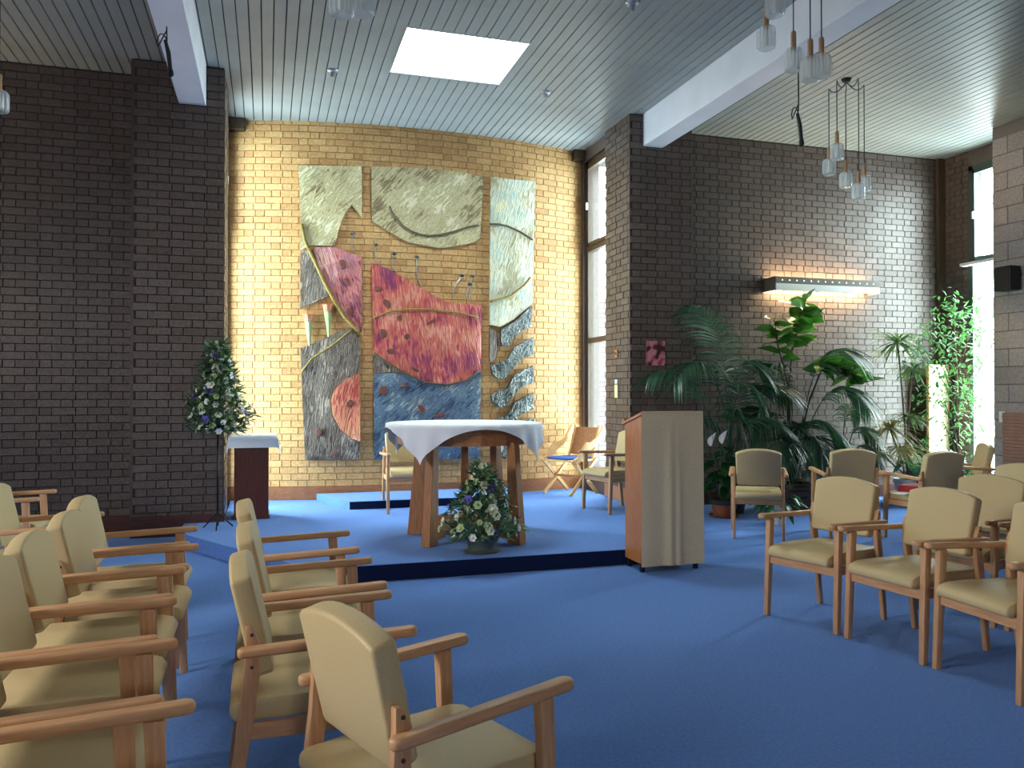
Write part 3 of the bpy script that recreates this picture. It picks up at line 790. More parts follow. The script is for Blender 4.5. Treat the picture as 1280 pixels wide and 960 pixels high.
# ------------------------------------------------------------------ credence pedestal with cloth
cp0, cp1 = (-0.27, 8.92), (0.08, 9.30)
pe = empty('credence_pedestal', (-0.165, 9.11, DZ)); tag(pe, 'dark mahogany box pedestal at the left of the sanctuary', 'pedestal')
link('body', box((-0.175, -0.18, 0.03), (0.175, 0.18, 0.86)).mesh('body', bevel=0.004), 'mahogany', pe)
link('plinth', box((-0.185, -0.19, 0.0), (0.185, 0.19, 0.04)).mesh('plinth', bevel=0.004), 'mahogany', pe)
link('top', box((-0.205, -0.205, 0.86), (0.24, 0.205, 0.885)).mesh('top', bevel=0.004), 'mahogany', pe)
mb = MB(); n = 24
hx, hy = 0.245, 0.225
for i in range(n + 1):
    for j in range(n + 1):
        u = -0.36 + 0.72 * i / n; v = -0.36 + 0.72 * j / n
        ex, ey = max(0, abs(u) - hx), max(0, abs(v) - hy)
        x = math.copysign(min(abs(u), hx) + 0.10 * ex + 0.25 * ey * (1 if ex > 0 else 0), u)
        y = math.copysign(min(abs(v), hy) + 0.06 * ey + 0.25 * ex * (1 if ey > 0 else 0), v)
        mb.v.append(Vector((x + 0.018, y, 0.889 - (ex + ey) * 0.95)))
for i in range(n):
    for j in range(n): a = i * (n + 1) + j; mb.f.append((a, a + n + 1, a + n + 2, a + 1))
o = link('credence_cloth', mb.mesh('credence_cloth', smooth='all'), 'linen_white', None, (-0.165, 9.11, DZ)); tag(o, 'small white cloth draped over the dark pedestal', 'tablecloth')

# ------------------------------------------------------------------ folding wooden chair with crossed legs
gc = empty('cross_legged_chair', (3.86, 10.0, DZ), R(205)); tag(gc, 'old oak chair with crossed legs, panel back and blue seat', 'chair')
def plank(a, b, w, t, axis='y'):
    a, b = Vector(a), Vector(b); d = (b - a).normalized()
    side = Vector((0, 1, 0)); nrm = d.cross(side).normalized()
    vs = []
    for p in (a, b):
        for sx, sy in ((-1, -1), (1, -1), (1, 1), (-1, 1)): vs.append(p + nrm * (w / 2) * sx + side * (t / 2) * sy)
    return MB().add(vs, [(0, 3, 2, 1), (4, 5, 6, 7), (0, 1, 5, 4), (1, 2, 6, 5), (2, 3, 7, 6), (3, 0, 4, 7)])
for s in (-1, 1):
    y = s * 0.24
    link('leg', plank((0.25, y, 0.0), (-0.25, y, 0.46), 0.045, 0.03).mesh('leg', bevel=0.004, segs=1), 'pale_oak', gc)
    link('leg', plank((-0.25, y + s * 0.032, 0.0), (0.25, y + s * 0.032, 0.46), 0.045, 0.03).mesh('leg', bevel=0.004, segs=1), 'pale_oak', gc)
    # shaped arm sweeping from the top of the back down to the seat front
    prof = [(-0.38, 0.87), (-0.33, 0.90), (-0.30, 0.86), (-0.20, 0.74), (-0.08, 0.68), (0.00, 0.69), (0.06, 0.62), (0.16, 0.50), (0.27, 0.46), (0.27, 0.42), (0.10, 0.44), (-0.02, 0.56), (-0.14, 0.62), (-0.27, 0.70), (-0.35, 0.80)]
    mb = MB(); n = len(prof); ya, yb2 = y + s * 0.035, y + s * 0.065
    mb.add([(p[0], ya, p[1]) for p in prof] + [(p[0], yb2, p[1]) for p in prof], [tuple(range(n)), tuple(range(2 * n - 1, n - 1, -1))] + [(i, n + i, n + (i + 1) % n, (i + 1) % n) for i in range(n)])
    link('armrest', mb.mesh('armrest', bevel=0.004, segs=1), 'pale_oak', gc)
    link('back_post', plank((-0.21, y * 0.9, 0.44), (-0.35, y * 0.9, 0.89), 0.045, 0.035).mesh('back_post', bevel=0.004, segs=1), 'pale_oak', gc)
link('back_panel', plank((-0.24, 0, 0.50), (-0.345, 0, 0.87), 0.022, 0.42).mesh('back_panel', bevel=0.003, segs=1), 'oak_z', gc)
link('seat_board', box((-0.25, -0.235, 0.435), (0.27, 0.235, 0.46)).mesh('seat_board', bevel=0.003, segs=1), 'pale_oak', gc)
link('cross_rail', MB().tube([(0, -0.3, 0.23), (0, 0.3, 0.23)], 0.016, 8).mesh('cross_rail'), 'oak_x', gc)
o = link('seat_cushion', box((-0.20, -0.20, 0.0), (0.24, 0.20, 0.03)).mesh('seat_cushion', smooth=True, bevel=0.012, segs=3), 'cushion_blue', gc, (0, 0, 0.462)); o['label'] = 'flat blue seat cushion'

# ------------------------------------------------------------------ wall hanging on the curved wall
def on_wall(px, py, off):
    """pixel -> (arc length u, z) on the curved wall"""
    r = ray(px, py); o2 = Vector((-CX, -CYC)); d = Vector((r.x, r.y)); rad = CR + off
    A = d.dot(d); B = 2 * o2.dot(d); Cc = o2.dot(o2) - rad * rad
    t = (-B - math.sqrt(B * B - 4 * A * Cc)) / (2 * A)
    p = Vector((r.x * t, r.y * t)); a = math.atan2(p.x - CX, CYC - p.y)
    return (a + A0) * CR, EYE + r.z * t
def wall_pt(u, z, off):
    p, _ = arc_at(u, off); return Vector((p.x, p.y, z))
def cloth_piece(name, pix, material, parent, off=0.02, thick=0.03, crinkle=0.018, step=0.09, label=None, seed=0.0):
    pts = [on_wall(x, y, off) for x, y in pix]
    bm = bmesh.new()
    vs = [bm.verts.new((u, 0, z)) for u, z in pts]
    f = bm.faces.new(vs); bm.normal_update()
    if f.normal.y > 0: f.normal_flip()
    bmesh.ops.triangulate(bm, faces=bm.faces[:])
    us = [p[0] for p in pts]; zs = [p[1] for p in pts]
    k = min(us) + step
    while k < max(us): bmesh.ops.bisect_plane(bm, geom=bm.verts[:] + bm.edges[:] + bm.faces[:], plane_co=(k, 0, 0), plane_no=(1, 0, 0)); k += step
    k = min(zs) + step
    while k < max(zs): bmesh.ops.bisect_plane(bm, geom=bm.verts[:] + bm.edges[:] + bm.faces[:], plane_co=(0, 0, k), plane_no=(0, 0, 1)); k += step
    bmesh.ops.remove_doubles(bm, verts=bm.verts[:], dist=0.0005)
    front = bm.faces[:]
    ret = bmesh.ops.extrude_face_region(bm, geom=front)
    fv = {v for v in ret['geom'] if isinstance(v, bmesh.types.BMVert)}
    for v in bm.verts:
        u, z = v.co.x, v.co.z
        if v in fv: d = off + thick + crinkle * (noise.noise((u * 5 + seed, z * 3.5, seed)) + 0.6 * noise.noise((u * 13, z * 9 + seed, 3.1)))
        else: d = off
        v.co = wall_pt(u, z, d)
    bmesh.ops.recalc_face_normals(bm, faces=bm.faces[:])
    me = bpy.data.meshes.new(name); bm.to_mesh(me); bm.free()
    for p in me.polygons: p.use_smooth = True
    try: me.set_sharp_from_angle(angle=R(50))
    except Exception: pass
    o = link(name, me, material, parent)
    if label: o['label'] = label
    return o
def braid(name, pix, material, parent, rad=0.016, off=0.075, sub=4):
    pts = [on_wall(x, y, off) for x, y in pix]; path = []
    for i in range(len(pts) - 1):
        for k in range(sub): t = k / sub; path.append(wall_pt(pts[i][0] + (pts[i + 1][0] - pts[i][0]) * t, pts[i][1] + (pts[i + 1][1] - pts[i][1]) * t, off))
    path.append(wall_pt(pts[-1][0], pts[-1][1], off))
    return link(name, MB().tube(path, rad, 6).mesh(name, smooth='all'), material, parent)
GH = 'panels of the textile wall hanging'
def hanging(label, px, py):
    u, z = on_wall(px, py, 0.02); p = wall_pt(u, z, 0.0)
    e = empty('wall_hanging'); tag(e, label, 'wall hanging', GH); return e
h1 = hanging('left textile hanging: cream top, pink wedge, dark base with orange half disc', 412, 575)
h2 = hanging('wide middle textile hanging: cream top, red-pink field, blue base', 533, 573)
h3 = hanging('right textile hanging: pale blue-white panel above dark waves', 640, 570)
cloth_piece('cream_panel', [(373.5, 208), (452.3, 208.4), (452.3, 271.5), (440, 256.5), (430.5, 269), (424, 285), (418.7, 308), (388, 307), (376, 314.6), (376.7, 280)], 'cloth_cream', h1, seed=1)
cloth_piece('grey_wedge', [(376, 316), (387, 312), (403, 352), (412, 370), (376, 386)], 'cloth_grey', h1, seed=2)
cloth_piece('pink_wedge', [(391, 309), (421, 310), (452, 322), (452, 416), (445, 409), (420, 380), (405, 352)], 'cloth_pink', h1, off=0.024, seed=3)
cloth_piece('dark_panel', [(376.4, 436), (436.6, 409), (442, 415), (450, 424), (450, 466), (432, 474), (419, 485), (413, 500), (415.8, 520), (425.6, 537.5), (438.8, 548.5), (450.4, 552), (450, 574), (382, 575), (378.6, 502)], 'cloth_grey', h1, seed=4)
cloth_piece('orange_half_disc', [(449.3, 466.6), (432.3, 474.5), (419.5, 485.5), (413.6, 500), (416.3, 519.5), (426, 537), (439, 548), (450.4, 551.5)], 'cloth_orange', h1, thick=0.045, seed=5)
braid('gold_braid', [(386, 311), (395, 330), (405, 352), (420, 380), (432, 398), (449, 415)], 'braid_gold', h1, rad=0.022)
braid('gold_braid', [(377, 280), (381, 300), (386, 312)], 'braid_gold', h1, rad=0.02)
braid('gold_braid', [(377, 465), (390, 448), (415, 432), (440, 412)], 'braid_gold', h1, rad=0.012)
cloth_piece('cream_panel', [(464, 209), (520, 210.5), (574, 215.7), (602.9, 221), (599.7, 297.5), (593, 303), (570, 308), (548.4, 310.3), (510, 303), (488, 291), (464.7, 276)], 'cloth_cream', h2, seed=6)
cloth_piece('red_panel', [(464.7, 329.6), (484, 336), (509.5, 351), (527, 361.6), (552.7, 376.5), (574, 380.4), (600.8, 381), (600, 463), (582, 476), (560, 481), (532, 478.4), (513, 469.7), (491, 457.7), (476, 447.8), (466.8, 441)], 'cloth_red', h2, thick=0.04, seed=7)
cloth_piece('dark_wedge', [(466.8, 442), (476, 448.5), (491, 458.5), (507, 467), (491, 465), (467.2, 466.5)], 'cloth_grey', h2, off=0.018, seed=8)
cloth_piece('blue_panel', [(467.2, 467.5), (491, 466), (510, 469), (532, 479), (560, 482), (582, 477), (600, 464), (599, 573), (467.5, 574)], 'cloth_blue', h2, off=0.018, seed=9)
braid('dark_braid', [(487, 258), (490, 266), (496.7, 274), (504, 283), (513.8, 289), (524, 293), (535.6, 295), (552, 293.5), (570, 289), (585, 284), (598.6, 281.5)], 'braid_dark', h2, rad=0.014)
braid('gold_braid', [(467, 397), (485, 390), (510, 386), (540, 387), (575, 391), (598, 397)], 'braid_gold', h2, rad=0.012, off=0.085)
braid('gold_braid', [(466.8, 441), (476, 447.8), (491, 457.7), (513, 469.7), (532, 478.4), (560, 481), (582, 476), (600, 463)], 'braid_dark', h2, rad=0.013)
cloth_piece('sky_panel', [(612.5, 221.7), (640, 225), (668, 227.5), (664, 379), (641, 399.7), (623.7, 409), (611, 406)], 'cloth_sky', h3, seed=10)
braid('dark_braid', [(612.5, 280), (624, 280.5), (634, 282.5), (651, 290), (666, 299.6)], 'braid_dark', h3, rad=0.014)
braid('gold_braid', [(612.5, 377), (626, 374), (638, 370), (655, 357), (663, 347)], 'braid_gold', h3, rad=0.018)
cloth_piece('grey_crescent', [(611, 410), (619, 414), (623, 424), (620.5, 441), (615, 453), (611, 452)], 'cloth_grey', h3, seed=11)
cloth_piece('wave', [(624.5, 412), (641, 403), (663, 382), (663, 408), (652, 413), (641, 421.6), (634.7, 432), (626, 433), (624.5, 422)], 'cloth_wave', h3, seed=12, thick=0.045)
W2 = [(612.8, 458.7), (619, 454), (632.5, 450), (641, 434.7), (654, 427), (665, 421.6), (665, 443), (658.7, 445.6), (650, 447.8), (639, 461), (630, 473), (621.5, 474), (613.9, 467.5)]
for k, dy in enumerate((0, 35, 69, 100)):
    cloth_piece('wave', [(x, y + dy) for x, y in W2], 'cloth_wave', h3, seed=13 + k, thick=0.045)
def patch(px, py, parent, w=0.05, h=0.09, mt='patch_brown', tilt=0.5):
    u, z = on_wall(px, py, 0.07); n = 8; out = []
    for k in range(n):
        a = 2 * math.pi * k / n; jj = random.uniform(0.6, 1.05); du = 0.85 * jj * w * math.cos(a); dz = 0.85 * jj * h * math.sin(a)
        out.append((u + du * math.cos(tilt) - dz * math.sin(tilt), z + du * math.sin(tilt) + dz * math.cos(tilt)))
    mb = MB(); c = [wall_pt(a, b, 0.045) for a, b in out]; d2 = [wall_pt(a, b, 0.078) for a, b in out]
    mb.add(c + d2, [tuple(range(n)), tuple(range(2 * n - 1, n - 1, -1))] + [(i, n + i, n + (i + 1) % n, (i + 1) % n) for i in range(n)])
    link('applique', mb.mesh('applique', bevel=0.006, segs=1), mt, parent)
for px, py, w, h, t in ((472.5, 361, .07, .04, 0), (483, 379, .05, .08, .9), (499.6, 397, .05, .05, 0), (479, 417, .05, .08, .3), (508, 421, .06, .05, .4), (539, 402, .10, .03, .5), (489, 439, .07, .06, 0), (518, 461, .10, .03, -.5),
                        (479, 488, .07, .08, .3), (506, 483, .10, .03, .2), (527, 511, .06, .09, .7), (549, 519, .10, .04, .2)): patch(px, py, h2, w, h, tilt=t)
for px, py, w, h, t in ((428, 330, .05, .09, .3), (433, 352, .04, .08, .7), (437, 388, .07, .03, -.6), (399, 541, .05, .06, 0), (418, 568, .07, .04, 0), (437, 505, .05, .07, -.5)): patch(px, py, h1, w, h, tilt=t)
# small wire and petal flowers fixed on the bare brick between the panels
def wire_flower(px, py, qx, qy, parent, s=0.035):
    a = on_wall(px, py, 0.04); b = on_wall(qx, qy, 0.04)
    mid = ((a[0] + b[0]) / 2 - 0.06, (a[1] + b[1]) / 2)
    path = []
    for k in range(9):
        t = k / 8; path.append(wall_pt((1 - t) ** 2 * b[0] + 2 * t * (1 - t) * mid[0] + t * t * a[0], (1 - t) ** 2 * b[1] + 2 * t * (1 - t) * mid[1] + t * t * a[1], 0.03))
    fl = link('wire_flower', MB().tube(path, 0.007, 5).mesh('wire_flower'), 'steel', parent)
    mb = MB()
    for k in range(4):
        an = R(30 + 40 * k); d = (math.cos(an), math.sin(an))
        mb.tube([wall_pt(a[0], a[1], 0.035), wall_pt(a[0] + d[0] * s, a[1] + d[1] * s, 0.06)], [0.006, 0.011], 5)
    link('petals', mb.mesh('petals'), 'cloth_wave', fl)
for a in ((521, 323, 527, 359), (577, 346, 566, 371), (470, 308, 474, 331), (493, 319, 494, 338), (587, 357, 585, 376), (590, 347, 591, 377)): wire_flower(*a, h2)
wire_flower(441, 294, 444, 316, h1)
for px, y0, y1 in ((386, 400, 433), (410, 388, 421)):
    a = on_wall(px, y0, 0.04); b = on_wall(px + 1, y1, 0.04)
    fl = link('cone_flower', MB().tube([wall_pt(b[0], b[1], 0.04), wall_pt(a[0], a[1], 0.06)], [0.012, 0.05], 8).mesh('cone_flower', smooth=True), 'petal_green', h1)
    link('petals', MB().tube([wall_pt(a[0], a[1] - 0.02, 0.06), wall_pt(a[0], a[1] + 0.07, 0.07)], [0.05, 0.075], 7).mesh('petals'), 'cloth_orange', fl)

# ------------------------------------------------------------------ pendant lamp clusters
def shade_mesh():
    prof = [(0.018, 0.115), (0.050, 0.112), (0.064, 0.095), (0.068, 0.06), (0.068, -0.03), (0.064, -0.052), (0.052, -0.062), (0.0, -0.064)]
    return MB().lathe(prof, 32, rib=0.07).mesh('glass_shade')
SHADE = shade_mesh()
HOLDER = MB().lathe([(0.0, 0.255), (0.017, 0.25), (0.021, 0.235), (0.021, 0.10), (0.0, 0.10)], 12).mesh('lamp_holder', smooth=True)
BULB = MB().lathe([(0.0, -0.035), (0.018, -0.025), (0.025, 0.0), (0.02, 0.03), (0.012, 0.06), (0.012, 0.10)], 12).mesh('bulb', smooth='all')
def cluster(label, rose, lamps, group='pendant lamp clusters'):
    """rose: point on the ceiling; lamps: (x, y, z of the shade centre)"""
    c = empty('pendant_lamp_cluster', (rose[0], rose[1], ZC)); tag(c, label, 'ceiling lamp', group)
    link('ceiling_rose', MB().lathe([(0.0, -0.04), (0.035, -0.036), (0.05, -0.015), (0.055, 0.0)], 20).mesh('ceiling_rose', smooth=True), 'black_plastic', c)
    for (x, y, z) in lamps:
        dx, dy, dz = x - rose[0], y - rose[1], z - ZC
        path = [(0, 0, -0.03)]
        for k in range(1, 6): t = k / 6; path.append((dx * t, dy * t, -0.03 - 0.06 * math.sin(math.pi * t)))
        path += [(dx, dy, -0.012), (dx, dy, -0.05), (dx, dy, dz + 0.25)]
        link('cord', MB().tube(path, 0.005, 6).mesh('cord'), 'cord_black', c)
        sh = link('glass_shade', SHADE, 'lamp_glass', c, (dx, dy, dz))
        link('lamp_holder', HOLDER, 'lamp_wood', c, (dx, dy, dz))
        link('bulb', BULB, 'white_plastic', sh)
    return c
hooks = []
for (hx, hy, gy) in ((1036, 110, 212), (1046, 99, 193), (1057, 112, 228), (1073, 96, 243), (1080, 105, 233)):
    p = at_z(hx, hy, ZC); r_ = ray(hx if hx != 1080 else 1082, gy); t = p.y / r_.y; hooks.append((p.x, p.y, EYE + r_.z * t))
cluster('cluster of five ribbed glass pendants hanging low before the right brick wall', (6.0, 7.22), hooks)
cluster('large cluster of ribbed glass pendants before the right white beam', (3.88, 5.3), [tuple(at_d(px, py, d)) for px, py, d in ((958, 52, 6.25), (969, 10, 5.8), (992, 79, 6.3), (1013, 91, 6.0), (1027, 87, 6.25))])
cluster('cluster of glass pendants cut off by the top picture edge near the rooflight', (0.46, 4.66), [tuple(at_d(px, py, d)) for px, py, d in ((427, 7, 4.6), (454, 6, 4.75))] + [(0.35, 4.9, 4.15), (0.62, 4.8, 4.05), (0.55, 4.45, 4.2)])
cluster('pendant cluster at the far left picture edge before dark brick', (-2.24, 7.22), [tuple(at_d(-1, 131, 6.5))] + [(-2.45, 7.35, 4.0), (-2.6, 7.1, 4.2), (-2.45, 6.95, 3.7)])
# small ceiling fittings
for k, (px, py, l) in enumerate(((416, 88, 'small bare lamp holder on the ceiling left of the rooflight'), (682, 115, 'small bare lamp holder on the ceiling right of the rooflight'), (790, 4, 'small ceiling lamp holder at the top picture edge'))):
    p = at_z(px, py, ZC)
    e = empty('ceiling_spot', (p.x, p.y, ZC)); tag(e, l, 'ceiling fitting', 'small ceiling fittings')
    link('base', MB().lathe([(0.0, -0.025), (0.04, -0.023), (0.058, -0.010), (0.062, 0.0)], 18).mesh('base', smooth=True), 'steel', e)
    link('socket', MB().lathe([(0.0, -0.075), (0.022, -0.07), (0.026, -0.03)], 12).mesh('socket', smooth=True), 'steel', e)
# hanging microphones under the beams
def mic(x, y, ztop, zend, label):
    e = empty('hanging_microphone', (x, y, ztop)); tag(e, label, 'microphone', 'hanging microphones')
    d = zend - ztop
    link('cable', MB().tube([(0, 0, 0), (0.004, 0, d * 0.5), (0.0, 0, d + 0.28)], 0.006, 6).mesh('cable'), 'cord_black', e)
    link('cable_loop', MB().tube([(0.0, 0, d + 0.34)] + [(-0.035 - 0.035 * math.cos(a), 0, d + 0.24 + 0.07 * math.sin(a)) for a in [k * math.pi / 5 - 0.6 for k in range(8)]] + [(0.01, 0, d + 0.16)], 0.005, 6).mesh('cable_loop'), 'cord_black', e)
    link('body', MB().tube([(-0.01, 0, d + 0.26), (0.015, 0, d + 0.16), (0.03, 0, d + 0.02)], [0.013, 0.018, 0.017], 10).mesh('body', smooth=True), 'black_plastic', e)
    link('head', MB().tube([(0.03, 0, d + 0.02), (0.034, 0, d - 0.02), (0.036, 0, d - 0.035)], [0.022, 0.024, 0.01], 10).mesh('head', smooth=True), 'black_metal', e)
p = at_x(998, 178, 4.52); mic(4.52, p.y, 4.49, p.z, 'black microphone hanging on its cable under the right white beam')
p = at_x(208, 90, -0.80); mic(-0.80, p.y, 4.46, p.z, 'black microphone hanging on its cable under the left white beam')

# ------------------------------------------------------------------ wall light boxes (fluorescent tubes above and below)
def wall_light(x0, x1, label):
    e = empty('wall_light', ((x0 + x1) / 2, YW, 2.92)); tag(e, label, 'wall light', 'fluorescent wall lights')
    h = (x1 - x0) / 2; yf = -0.25
    link('grey_band', box((-h, yf, 0.005), (h, yf + 0.012, 0.095)).mesh('grey_band'), 'fixture_grey', e)
    link('white_front', box((-h, yf - 0.006, -0.085), (h, yf + 0.010, 0.004)).mesh('white_front', bevel=0.003, segs=1), 'fixture_paint', e)
    for s in (-1, 1): link('end_cap', box((s * h - 0.01, yf + 0.012, -0.085), (s * h + 0.01, 0, 0.095)).mesh('end_cap'), 'fixture_grey', e)
    link('back_plate', box((-h + 0.01, -0.03, -0.05), (h - 0.01, -0.001, 0.06)).mesh('back_plate'), 'fixture_paint', e)
    link('mid_shelf', box((-h + 0.01, yf + 0.012, -0.006), (h - 0.01, -0.03, 0.006)).mesh('mid_shelf'), 'fixture_paint', e)
    for z in (0.045, -0.045):
        link('tube', MB().tube([(-h + 0.06, -0.12, z), (h - 0.06, -0.12, z)], 0.018, 10).mesh('tube'), 'tube_light', e)
    hole = MB().lathe([(0.0, 0.0), (0.008, 0.0)], 8).mesh('hole')
    n = 14
    for k in range(n): link('hole', hole, 'hole_light', e, (-h + 0.1 + (2 * h - 0.2) * k / (n - 1), yf - 0.001, 0.05), (R(90), 0, 0))
wall_light(6.43, 8.10, 'long wall light box glowing on the right brick wall')
wall_light(-4.78, -3.12, 'long wall light box on the left brick wall, outside the picture edge')

# ------------------------------------------------------------------ small things on walls
p0, p1 = at_y(808, 426, PY - 0.012), at_y(831.5, 457, PY - 0.012)
o = link('poster', box((p0.x, PY - 0.012, p1.z), (p1.x, PY - 0.002, p0.z)).mesh('poster'), 'poster_print'); tag(o, 'small pink picture poster on the dark right pier', 'poster')
XS = 4.205
def plate(name, px, py, w, h, mt, label, cat, knob=None):
    p = at_x(px, py, XS)
    e = empty(name, (XS, p.y, p.z)); tag(e, label, cat)
    link('plate', box((-0.014, -w / 2, -h / 2), (0.0, w / 2, h / 2)).mesh('plate', bevel=0.003, segs=1), mt, e)
    link('rocker', box((-0.020, -w / 5, -h / 6), (-0.013, w / 5, h / 6)).mesh('rocker', bevel=0.002, segs=1), knob or 'white_plastic', e)
plate('wall_bracket', 771, 442, 0.07, 0.10, 'teak_z', 'small brown wooden bracket on the pier side', 'bracket', 'frame_brown')
plate('light_switch', 771, 477, 0.07, 0.055, 'white_plastic', 'small white light switch on the pier side above the cream one', 'switch')
plate('light_switch', 771, 489, 0.085, 0.165, 'cream_plastic', 'cream switch panel on the pier side behind the lectern', 'switch')
# loudspeaker on the block wall
p0, p1 = at_x(1248, 335, XR - 0.12), at_x(1269, 362, XR - 0.12)
e = empty('loudspeaker', (XR, (p0.y + p1.y) / 2, p1.z)); tag(e, 'small black loudspeaker high on the block side wall', 'speaker')
hy, hz = abs(p0.y - p1.y) / 2, p0.z - p1.z
link('cabinet', box((-0.20, -hy, 0), (-0.03, hy, hz)).mesh('cabinet', bevel=0.01), 'black_plastic', e)
link('grille', box((-0.208, -hy + 0.015, 0.015), (-0.2, hy - 0.015, hz - 0.015)).mesh('grille', bevel=0.003, segs=1), 'black_metal', e)
link('bracket', box((-0.03, -0.03, hz / 2 - 0.04), (0.0, 0.03, hz / 2 + 0.04)).mesh('bracket'), 'steel', e)
# slatted wooden panel low on the block wall
e = empty('slatted_panel', (XR, 7.3, 0.0)); tag(e, 'pinkish wooden panel of fine horizontal slats on the block wall', 'panel')
link('frame', box((-0.02, -0.5, 0.1), (0, 0.585, 1.22)).mesh('frame'), 'slat_pink', e)
sl = MB().box((-0.032, -0.49, -0.018), (-0.02, 0.575, 0.018)).mesh('slat'); sl.materials.append(M['slat_pink'])
for k in range(26): link('slat', sl, None, e, (0, 0, 0.135 + k * 0.0425))
p = at_x(1253, 521, XR); e2 = empty('light_switch_plate', (XR, p.y, p.z)); tag(e2, 'white light switch on the block wall above the slatted panel', 'switch')
link('plate', box((-0.014, -0.04, -0.07), (0.0, 0.04, 0.07)).mesh('plate', bevel=0.003, segs=1), 'white_plastic', e2)
link('rocker', box((-0.02, -0.012, -0.02), (-0.013, 0.012, 0.02)).mesh('rocker'), 'cream_plastic', e2)
# cream board leaning in the corner behind the fig
e = empty('cream_screen', (9.16, 9.17, 0.0), R(8)); tag(e, 'cream board with a pale wooden edge standing in the plant corner', 'board')
link('panel', box((-0.19, -0.015, 0.0), (0.20, 0.015, 1.87)).mesh('panel'), 'cream_board', e)
for s, x in ((0, -0.205), (1, 0.20)): link('edge', box((x, -0.02, 0.0), (x + 0.02, 0.02, 1.88)).mesh('edge'), 'pale_oak', e)

# ------------------------------------------------------------------ plants
def bez(p0, p1, p2, n):
    return [p0 * (1 - t) ** 2 + p1 * 2 * t * (1 - t) + p2 * t * t for t in [i / n for i in range(n + 1)]]
def frond(name, base, mid, tip, parent, material, length=0.42, nl=26, start=0.28, droop=0.5, width=0.013, rng=None, origin=None):
    """palm frond: a curved rib with paired drooping leaflets"""
    rng = rng or random; org = origin or Vector((0, 0, 0))
    rib = bez(Vector(base) - org, Vector(mid) - org, Vector(tip) - org, 24)
    mb = MB(); mb.tube(rib, [0.010 * (1 - 0.85 * i / 24) + 0.001 for i in range(25)], 5)
    for k in range(nl):
        t = start + (1 - start) * (k + 0.5) / nl
        i = min(int(t * 24), 23); fr = t * 24 - i
        p = rib[i] * (1 - fr) + rib[i + 1] * fr
        d = (rib[i + 1] - rib[i]).normalized()
        side = d.cross(Vector((0, 0, 1)))
        if side.length < 0.05: side = Vector((1, 0, 0))
        side.normalize()
        s_ = (t - start) / (1 - start)
        ll = length * (0.45 + 1.1 * math.sin(math.pi * min(1, 0.12 + s_ * 0.86)) * 0.62) * rng.uniform(0.85, 1.1)
        for sg in (-1, 1):
            out = (side * sg * 0.85 + d * (0.45 + 0.6 * s_) + Vector((0, 0, 0.12))).normalized()
            pts = []; q = p.copy(); dirv = out.copy(); m = 5
            for j in range(m + 1):
                pts.append(q.copy()); dirv = (dirv + Vector((0, 0, -droop * 0.28 * rng.uniform(0.7, 1.2)))).normalized(); q = q + dirv * (ll / m)
            wdir = d * 0.8 + Vector((rng.uniform(-.3, .3), rng.uniform(-.3, .3), 0.35)); wdir = (wdir - out * wdir.dot(out)).normalized()
            mb.leafstrip(pts, wdir, [width * f for f in (0.45, 0.95, 1.0, 0.8, 0.5, 0.05)])
    return link(name, mb.mesh(name, smooth='all'), material, parent)
def pot(parent, r, h, material, rim=True, soil=True):
    prof = [(0.0, 0.0), (r * 0.72, 0.0), (r * 0.95, h * 0.82), (r * 1.05, h * 0.82), (r * 1.05, h), (r * 0.92, h), (r * 0.9, h * 0.88)]
    link('pot', MB().lathe(prof, 24).mesh('pot', smooth=True), material, parent)
    link('soil', MB().lathe([(0.0, h * 0.9), (r * 0.9, h * 0.88)], 20).mesh('soil'), 'soil', parent)
def at_local(px, py, y, e): return at_y(px, py, y)
GP = 'potted plants along the right wall'
rng = random.Random(3)
def palm(label, bx, by, ph, pr, fronds, material, y, pm='pot_dark', **kw):
    e = empty('potted_palm', (bx, by, 0)); tag(e, label, 'plant', GP); org = Vector((bx, by, 0))
    pot(e, pr, ph, pm)
    for (mx, my, tx, ty, dy0, dy1) in fronds:
        base = Vector((bx + rng.uniform(-.04, .04), by + rng.uniform(-.04, .04), ph * 0.9))
        mid = at_y(mx, my, y + dy0); tip = at_y(tx, ty, y + dy1)
        frond('frond', base, mid, tip, e, material, rng=rng, origin=org, **kw)
    return e
palm('tall palm with arching fronds behind the lectern, before the right pier', 5.45, 8.62, 0.36, 0.2,
     [(915, 400, 868, 382, 0, 0), (900, 385, 842, 480, -0.2, -0.3), (905, 400, 958, 470, 0.0, -0.1), (910, 440, 948, 495, -0.2, -0.3), (870, 430, 812, 470, 0.05, 0.05),
      (885, 480, 855, 540, 0.0, 0.0), (915, 480, 985, 540, 0.1, 0.1), (915, 470, 925, 535, 0.1, 0.1), (925, 430, 990, 500, 0.1, 0.1)], 'palm_leaf', 8.36, nl=27, length=0.56, width=0.0105, start=0.40, droop=0.95)
palm('bushy dark palm in the middle of the plants below the wall light', 6.35, 8.62, 0.34, 0.2,
     [(1015, 380, 1072, 455, -0.1, -0.2), (1035, 420, 1088, 515, -0.2, -0.3), (985, 410, 955, 470, 0, 0), (1000, 470, 1060, 560, -0.3, -0.4), (970, 450, 930, 560, -.1, -.2),
      (980, 500, 965, 580, -.3, -.4), (1010, 500, 1035, 580, -.3, -.5), (960, 480, 945, 520, 0.1, 0.1), (1000, 480, 1000, 560, -.2, -.3)], 'palm_leaf', 8.62, nl=27, length=0.56, width=0.0105, start=0.40, droop=1.0)
